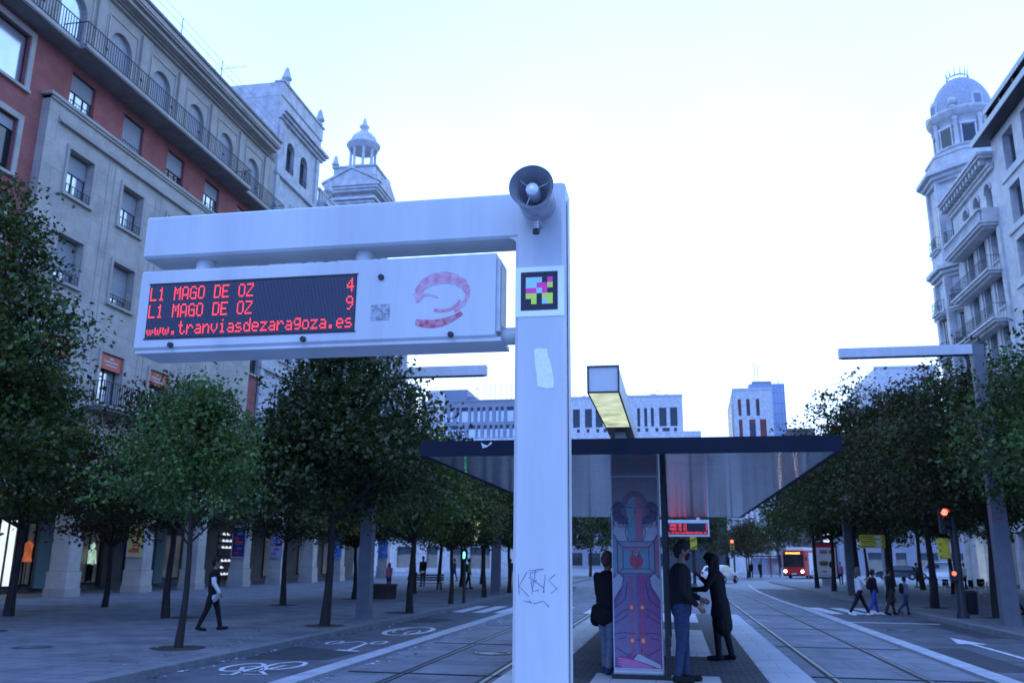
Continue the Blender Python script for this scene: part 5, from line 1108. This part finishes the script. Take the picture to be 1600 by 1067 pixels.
vanp = [(-2.3,.3,0),(-2.35,1.0,0),(-2.25,1.95,.08),(1.0,2.0,.1),(1.7,1.2,.04),(2.3,1.0,.03),(2.4,.5,0),(2.35,.3,0)]
car('van','white van parked beyond the cafe chairs on the right',(30.5,112,.01),R(60),vanp,1.85,'carwhite',[(-.2,1.25,.03),(-.2,1.75,.085),(.9,1.8,.09),(1.4,1.25,.04)],.34,cat='van')
car('car','dark car parked behind the right hand tree trunks',(22.5,98,.13),R(80),hatch,1.75,'cargrey',[(-1.5,1.0,.04),(-1.4,1.32,.13),(-.8,1.42,.165),(.2,1.38,.165),(.8,1.0,.06)])
# litter bin, planter, bench, bollards
PL = thing('planter','low round dark planter on the left pavement beside the lighting mast','planter',(-12.6,37.4,.12))
mb = MB(); mb.lathe((-12.6,37.4,.12),[(.62,0),(.66,.1),(.66,.5),(.70,.52),(.70,.6),(.6,.6),(.58,.5),(0,.48)],28,'wood'); mb.build('tub', PL)
def bench(loc, label, rz=0):
    t = thing('park_bench',label,'bench',loc,None,rz)
    mb = MB()
    for k in range(4): mb.box(-.9,-.02+k*.12,.42,.9,.08+k*.12,.45,'wood')
    mb.build('seat', t, local=True); mb = MB()
    for k in range(3): mb.box(-.9,.47+k*.03,.55+k*.12,.9,.50+k*.03,.64+k*.12,'wood')
    mb.build('backrest', t, local=True)
    for x in (-.7,.7):
        mb = MB(); mb.box(x-.03,.0,0,x+.03,.05,.42,'grey'); mb.box(x-.03,.4,0,x+.03,.45,.42,'grey'); mb.box(x-.03,.0,.39,x+.03,.5,.419,'grey'); mb.box(x-.03,.5,.4,x+.03,.53,.85,'grey'); mb.build('leg', t, local=True)
    return t
bench((-13.0,45.8,.12),'wooden park bench with a seated person at its left end',R(8))
# cafe chairs and tables on the right pavement
def chair():
    t = thing('cafe_chair','dark cafe chair standing on the right pavement behind the traffic light','chair',(0,0,0),'cafe chairs on the right pavement')
    mb = MB(); mb.box(-.22,-.22,.43,.22,.22,.46,'black'); mb.build('seat', t, local=True); mb = MB(); mb.box(-.22,.19,.5,.22,.22,.86,'black'); mb.build('backrest', t, local=True)
    for x in (-.2,.2):
        for y in (-.2,.2): mb = MB(); mb.cyl((x,y,0),(x,y,.43 if y<0 else .6),.015,m='grey',n=6); mb.build('leg', t, local=True)
    return t
c0_ = chair(); sp_ = [(14.0,52.6,.4),(14.8,53,2.0),(15.2,51.2,3.9),(16,52.2,5.1),(16.6,50.8,1.2),(17.6,52.8,2.6),(14.6,55.4,3.3),(17.2,55.1,.2)]
for i,(x,y,a) in enumerate(sp_):
    o = c0_ if i == 0 else copy_tree(c0_)
    o.location = (x,y,.12); o.rotation_euler = (0,0,a)
def table(x, y, lb):
    t = thing('cafe_table',lb,'table',(x,y,.12),'cafe tables on the right pavement'); mb = MB(); mb.lathe((x,y,.84),[(0,.02),(.35,.02),(.35,0),(0,0)],20,'carwhite'); mb.build('table_top', t); mb = MB(); mb.lathe((x,y,.12),[(.22,0),(.2,.03),(.03,.06),(.03,.72)],12,'grey'); mb.build('stem', t)
table(14.4,52.0,'round white cafe table at the left end of the cafe chairs'); table(16.3,51.6,'round white cafe table directly behind the traffic light post'); table(17.4,53.9,'round white cafe table closest to the right lighting mast')
mb = MB()
t_ = thing('litter_bin','dark litter bin standing behind the right lighting mast','bin',(10.4,33.4,.12)); mb.lathe((10.0,33.6,.12),[(.2,0),(.24,.05),(.26,.7),(.28,.75),(.2,.78)],16,'dark'); mb.build('tub', t_)
# shelters by the bus
S2 = thing('bus_shelter','dark glazed bus shelter far off to the left of the red bus','shelter',(9.6,112,0))
mb = MB(); mb.box(9.2,112,2.4,12.6,113.4,2.55,'dark'); mb.build('roof', S2); mb = MB()
for x in (9.25,10.4,11.5,12.5): mb.box(x-.04,113.2,.01,x+.04,113.3,2.4,'dark')
mb.build('frame', S2); mb = MB(); mb.box(9.3,113.23,.3,12.5,113.26,2.3,'glasspale'); mb.build('glass_screen', S2)
# ------------------------------------------------------------------ people
def blob(caps, voxel, name, m, root, smooth=2, noise=0):
    """caps: (p0,r0,p1,r1[,flatten x, flatten y]) tapered capsules fused by voxel remesh into one closed surface"""
    vs, fs = [], []
    for c in caps:
        p0, r0, p1, r1 = Vector(c[0]), c[1], Vector(c[2]), c[3]; fx = c[4] if len(c) > 4 else 1; fy = c[5] if len(c) > 5 else 1
        d = p1-p0; L = d.length; d = d/L if L > 1e-5 else Vector((0,0,1)); a = d.orthogonal().normalized(); b = d.cross(a); n = 12; K = 4; o = len(vs); rings = []
        for j in range(K+1): t = math.pi/2*(1-j/K); rings.append((p0-d*r0*math.sin(t), r0*math.cos(t)))
        for j in range(K+1): t = math.pi/2*j/K; rings.append((p1+d*r1*math.sin(t), r1*math.cos(t)))
        for q, r in rings:
            for i in range(n):
                e = (a*math.cos(2*math.pi*i/n)+b*math.sin(2*math.pi*i/n))*max(r,1e-4); e = Vector((e.x*fx,e.y*fy,e.z)); vs.append(q+e)
        for j in range(len(rings)-1):
            for i in range(n): fs.append((o+j*n+i,o+j*n+(i+1)%n,o+(j+1)*n+(i+1)%n,o+(j+1)*n+i))
        fs.append(tuple(o+i for i in range(n-1,-1,-1))); fs.append(tuple(o+(len(rings)-1)*n+i for i in range(n)))
    me = bpy.data.meshes.new(name); me.from_pydata([tuple(v) for v in vs],[],fs); me.update()
    o = bpy.data.objects.new(name, me); COL.objects.link(o)
    rm = o.modifiers.new('r','REMESH'); rm.mode = 'VOXEL'; rm.voxel_size = voxel; rm.use_smooth_shade = True
    sm = o.modifiers.new('s','SMOOTH'); sm.iterations = smooth; sm.factor = .5
    dg = bpy.context.evaluated_depsgraph_get(); me2 = bpy.data.meshes.new_from_object(o.evaluated_get(dg)); o.modifiers.clear(); o.data = me2; bpy.data.meshes.remove(me)
    me2.name = name; me2.materials.clear(); me2.materials.append(MT[m] if isinstance(m,str) else m)
    o.parent = root; OFF[o.name] = OFF[root.name]
    return o
def person(label, loc, face, H=1.75, legs=((0,0),(0,0)), arms=((5,10,0),(5,10,0)), top='black', legc='navy', shoe='black', hair='hair', long=0, skirt=0, hairlong=False, mask=False, vox=.02, bulk=1., headturn=0, headtilt=0, seated=False, bag=None, backpack=False, hood=False, extra=None, sleeve=True, hem=None, group=None, lean=0):
    """face: heading in degrees (0 looks to +Y, 90 looks to -X); legs: (thigh forward, knee bend) L,R; arms: (shoulder forward, elbow bend, out) L,R"""
    root = thing('person', label, 'person', loc, group, R(face)); s = H/1.75; B = bulk
    hipz = .92 if not seated else .50; hip = Vector((0,0,hipz))
    def leg(sx, th, kn):
        h = Vector((.09*sx,0,hipz)); a = R(th); k = h+Vector((0,math.sin(a),-math.cos(a)))*.43; b = R(th-kn); an = k+Vector((.01*sx,math.sin(b),-math.cos(b)))*.42; f = R(max(-30,(th-kn)*.5))
        toe = an+Vector((.02*sx,.15*math.cos(f),-.045+.15*math.sin(f))); heel = an+Vector((0,-.04,-.04)); return h,k,an,heel,toe
    LG = [leg(sx,*l) for sx,l in zip((-1,1),legs)]
    if not seated:
        low = min(min(l[3].z,l[4].z) for l in LG); dz = .035-low; hip.z += dz; LG = [[p+Vector((0,0,dz)) for p in l] for l in LG]
    sl = math.sin(R(lean)); ch = hip+Vector((0,.40*sl,.40)); nk = hip+Vector((0,.56*sl,.55)); 
    yaw = R(headturn); hd = nk+Vector((0,.03+.04*math.sin(R(headtilt))+.1*sl,.16)); fw = Vector((-math.sin(yaw)*math.cos(R(headtilt)),math.cos(yaw)*math.cos(R(headtilt)),-math.sin(R(headtilt)))); rt = Vector((math.cos(yaw),math.sin(yaw),0)); up = rt.cross(fw)
    def arm(sx, sh, el, ou):
        S = nk+Vector((.175*sx*B,0,-.06)); a = R(sh); d = Vector((sx*math.sin(R(ou+4)),math.sin(a),-math.cos(a))).normalized(); E = S+d*.28; b = R(sh+el); d2 = Vector((-sx*math.sin(R(max(0,el*.25)))*.6,math.sin(b),-math.cos(b))).normalized(); W = E+d2*.25; return S,E,W,d2
    AR = [arm(sx,*a) for sx,a in zip((-1,1),arms)]
    def sc(c): return [(Vector(q[0])*s,q[1]*s,Vector(q[2])*s,q[3]*s,*q[4:]) for q in c]
    caps = [(hip+Vector((0,0,.02)),.115*B,ch,.125*B,1.15,.78),(ch,.12*B,nk+Vector((0,0,-.08)),.09,1.3,.8),(nk+Vector((0,0,-.07)),.058,hd+Vector((0,0,-.06)),.052),
      (hd,.082,hd+up*.055-fw*.012,.084,.92,1.05),(hd-up*.03+fw*.02,.06,hd-up*.075+fw*.045,.034),(hd+fw*.088+up*.018,.010,hd+fw*.108-up*.016,.013),(hd+fw*.085-up*.042-rt*.016,.010,hd+fw*.085-up*.042+rt*.016,.010),
      (hd+rt*.082-up*.012,.012,hd+rt*.084+up*.022,.015,.5,1),(hd-rt*.082-up*.012,.012,hd-rt*.084+up*.022,.015,.5,1),(hd+fw*.084+rt*.03+up*.035,.012,hd+fw*.084-rt*.03+up*.035,.012)]
    for S,E,W,d in AR:
        caps += [(nk+Vector((0,0,-.08)),.05,S,.05),(S,.052,E,.04),(E,.04,W,.026)]
        sx = 1 if S.x > 0 else -1; side = Vector((sx,0,0)); pal = d.cross(side).normalized(); side = pal.cross(d).normalized(); K = W+d*.085
        caps += [(W,.024,K,.030,1,1)]
        if vox < .013:
            for q,(o_,l) in enumerate(((-.030,.062),(-.010,.074),(.011,.070),(.031,.054))):
                r0_ = K+pal*o_; kn_ = r0_+d*l*.5+side*-.004; tp = kn_+(d*.8-side*.45).normalized()*l*.5; caps += [(r0_,.0105,kn_,.010),(kn_,.010,tp,.0085)]
            t0 = W+d*.03-pal*.026; t1 = t0+(d*.6-pal*.7).normalized()*.042; caps += [(t0,.0125,t1,.0115),(t1,.0115,t1+(d*.9-pal*.15).normalized()*.032,.0095)]
        else: caps += [(K,.028,K+(d-side*.2).normalized()*.06,.018)]
    for h,k,an,he,to in LG: caps += [(h,.085,k,.055),(k,.055,an,.036),(an,.04,he,.035),(he,.035,to,.032)]
    body = blob(sc(caps), vox, 'body', 'skin', root, 1)
    e = .014; caps = [(hip+Vector((0,0,-.02-.02*long)),.125*B+e,ch,.135*B+e,1.18,.85),(ch,.13*B+e,nk+Vector((0,0,-.095)),.095+e,1.32,.82),(nk+Vector((0,0,-.09)),.06,nk+Vector((0,0,-.045)),.062)]
    for S,E,W,d in AR:
        caps += [(nk+Vector((0,0,-.095)),.06,S+Vector((0,0,-.01)),.062)]
        caps += [(S+Vector((0,0,-.01)),.066,E,.052)]+([(E,.053,W-d*.01,.040)] if sleeve else [])
    if long: caps += [(hip+Vector((0,-.01,0)),.15*B,hip+Vector((0,-.03,-.42*long)),.17*B,1.1,.9)]
    if hood: caps += [(nk+Vector((0,-.07,-.02)),.07,nk+Vector((0,-.10,.03)),.05)]
    blob(sc(caps), vox, 'jacket' if long else 'top', top, root, 2)
    if hem: blob(sc([(hip+Vector((0,0,-.06)),.13*B+e,hip+Vector((0,0,-.10)),.13*B+e,1.2,.9)]), vox, 'shirt_hem', hem, root, 2)
    caps = [(hip+Vector((-.04,0,0)),.12*B,hip+Vector((.04,0,0)),.12*B,1,.85)]
    for h,k,an,he,to in LG: caps += [(h,.098*B,k,.068),(k,.067,an+Vector((0,0,.03)),.053)]
    if skirt: caps += [(hip,.14,hip+Vector((0,0,-.35)),.19)]
    blob(sc(caps), vox, 'trousers', legc, root, 2)
    for h,k,an,he,to in LG: blob(sc([(an+Vector((0,0,.0)),.048,he,.044),(he,.044,to+Vector((0,.02,0)),.040)]), vox, 'shoe', shoe, root, 1)
    caps = [(hd+up*.03-fw*.025,.096,hd+up*.075-fw*.01,.088,.96,1.05),(hd-fw*.06,.07,hd-fw*.05-up*.05,.05),(hd+up*.1+fw*.045,.045,hd+up*.1+fw*.03,.045)]
    if hairlong: caps += [(hd-fw*.07,.085,hd-fw*.09-Vector((0,0,.22)),.075),(hd+rt*.07-fw*.03,.045,hd+rt*.085-Vector((0,0,.2)),.04),(hd-rt*.07-fw*.03,.045,hd-rt*.085-Vector((0,0,.2)),.04)]
    blob(sc(caps), vox, 'hair', hair, root, 1)
    if vox < .016:
        mb = MB()
        for sg_ in (-1,1): p = (hd+fw*.093+rt*.03*sg_+up*.016)*s; mb.ell(p,(.009,.007,.006),'carwhite',10,6); mb.ell(p+fw*.004,(.004,.005,.004),'dark',8,6)
        mb.build('eyes', root, local=True)
        if not mask: mb = MB(); p = (hd+fw*.094-up*.042)*s; mb.ell(p,(.022,.007,.006),mat('lips',(.3,.1,.09)),10,6); mb.build('lips', root, local=True)
    if mask: blob(sc([(hd+fw*.06-up*.03,.055,hd+fw*.065-up*.055,.045)]), min(vox,.012), 'face_mask', mask, root, 1)
    if bag:
        side_, bm_ = bag; blob(sc([(hip+Vector((side_*.22,-.02,-.02)),.09,hip+Vector((side_*.22,-.02,-.16)),.11,.5,1.2)]), vox, 'bag', bm_, root)
    if backpack: blob(sc([(ch+Vector((0,-.17,.04)),.12,ch+Vector((0,-.18,-.2)),.14,1.1,.7)]), vox, 'backpack', backpack, root)
    if extra: extra(root, s, AR, hip, hd)
    return root
# under the canopy
person('man in black sweater and blue jeans with dark beard, facing right beside the poster pillar',(.06,12.35,.25),-88,1.78,legs=((4,3),(-3,4)),arms=((4,62,2),(0,48,2)),top='black',legc='navy',vox=.010,bulk=1.2,hair='hair',mask='hair',headtilt=14)
def held(root, s, AR, hip, hd):
    mb = MB(); W = (AR[0][2]+AR[1][2])/2*s; mb.bbox(W.x-.14,W.y+.02,W.z-.30,W.x+.10,W.y+.07,W.z-.0,'whitefab',.01,'y'); mb.build('white_bag', root, local=True)
person('woman in dark coat and leggings bowing her head over a phone',(.70,15.2,.25),72,1.66,legs=((6,8),(-7,4)),arms=((25,62,4),(30,105,3)),top='black',legc='black',long=.85,hairlong=True,vox=.011,bulk=1.12,headtilt=35,lean=6,bag=(-1,'black'),extra=held)
def held2(root, s, AR, hip, hd):
    W = AR[1][2]*s; mb = MB(); mb.bbox(W.x-.03,W.y-.02,W.z-.42,W.x+.12,W.y+.05,W.z-.02,'greenfab',.02,'z'); mb.build('folded_cloth', root, local=True)
person('woman in black jacket, blue face mask and pale jeans half hidden by the poster pillar',(-.98,13.0,.25),-42,1.64,legs=((3,2),(-4,3)),arms=((12,30,6),(20,60,4)),top='black',legc='jeans',shoe='navy',mask='mask',hair='hairbrown',vox=.011,bulk=1.22,bag=(-1,'black'),long=.12,extra=held2)
# left pavement
person('woman walking on the left pavement in black jacket with white sleeve and black leggings',(-10.77,19.65,.12),-70,1.66,legs=((17,5),(-14,8)),arms=((-8,12,4),(8,25,4)),top='black',legc='black',shoe='black',hairlong=False,vox=.013,bulk=1.1,hem='whitefab',extra=lambda root,s,AR,hip,hd: blob([(AR[1][0].lerp(AR[1][1],.55)*s,.062,AR[1][1]*s,.056),(AR[1][1]*s,.056,AR[1][2]*s,.044)],.013,'white_sleeve','whitefab',root))
person('child in pink top and dark leggings standing behind the round planter',(-15.3,46.6,.12),180,1.42,legs=((3,0),(-3,0)),top='pink',legc='navy',vox=.02,hairlong=True,hair='hairbrown')
person('person in dark clothes seated at the left end of the park bench',(-13.7,45.75,.12),178,1.68,legs=((82,80),(78,60)),arms=((25,45,3),(25,45,3)),top='brown',legc='black',seated=True,vox=.02)
person('man in black suit with pale shirt standing beyond the bench',(-15.7,54.6,.12),175,1.8,top='black',legc='black',vox=.022,hem='whitefab',long=.3)
person('walker in yellow green vest beyond the left traffic light',(-11.8,50.6,.12),-60,1.7,legs=((12,5),(-14,4)),top=mat('yellow_vest',(.42,.45,.05),.8),legc='black',vox=.022,backpack='black')
for i,(x,y,a,tp,lb) in enumerate(((-17,68,90,'navy','distant person in dark blue far down the left pavement'),(-12.9,70,0,'brown','distant person in brown between the left tree trunks'),(-9.7,62,180,'blue','distant person in blue just beside the near white post'))): person(lb,(x,y,.12),a,1.7,legs=((12,5),(-12,4)),top=tp,legc='navy',vox=.03)
# right crossing
person('woman in white cropped top and black trousers striding over the right crossing in white shoes',(6.3,33.2,.012),-80,1.66,legs=((25,4),(-25,6)),arms=((30,100,10),(35,105,10)),top='whitefab',legc='black',shoe='carwhite',hairlong=True,hair='hairbrown',vox=.015,sleeve=False,headturn=20)
person('child in dark top and bright blue trousers with backpack on the right crossing',(6.95,34.0,.012),-75,1.55,legs=((14,8),(-12,20)),top='black',legc='blue',shoe='carwhite',vox=.017,backpack='black')
person('person in long dark brown dress crossing between the two children',(7.55,34.2,.012),-72,1.62,legs=((14,6),(-16,6)),top='black',legc='brown',vox=.017,long=.7,skirt=1)
person('small child in pale top with big dark backpack at the end of the crossing',(8.1,34.4,.012),-70,1.32,legs=((16,10),(-20,24)),top='jeans',legc='navy',vox=.017,backpack='black',shoe='brown')
person('person in dark clothes walking behind the right lighting mast',(11.2,33.4,.12),60,1.78,legs=((24,6),(-24,8)),arms=((20,40,4),(-15,10,4)),top='brown',legc='black',vox=.018,bag=(1,'black'))
person('seated cafe guest in dark jacket beside the right lighting mast',(17.0,51.4,.12),80,1.7,legs=((82,80),(80,75)),arms=((25,50,3),(30,55,3)),top='black',legc='navy',seated=True,vox=.025)
for (x,y,a,tp,lb) in ((8.1,100,180,'black','distant walker in black on the far pavement left of the bus'),(9.3,103,160,'brown','distant person in pale brown left of the bus shelter'),(19.5,66,120,'whitefab','distant person in white top beyond the cafe chairs'),(17.2,69,90,'navy','distant person in navy left of the cafe chairs'),(12.8,74,170,'pink','distant person in pink right of the advertising panel'),(22.5,60,100,'black','distant person in black near the right shopfronts')): person(lb,(x,y,.12),a,1.72,legs=((10,5),(-12,4)),top=tp,legc='black',vox=.03)
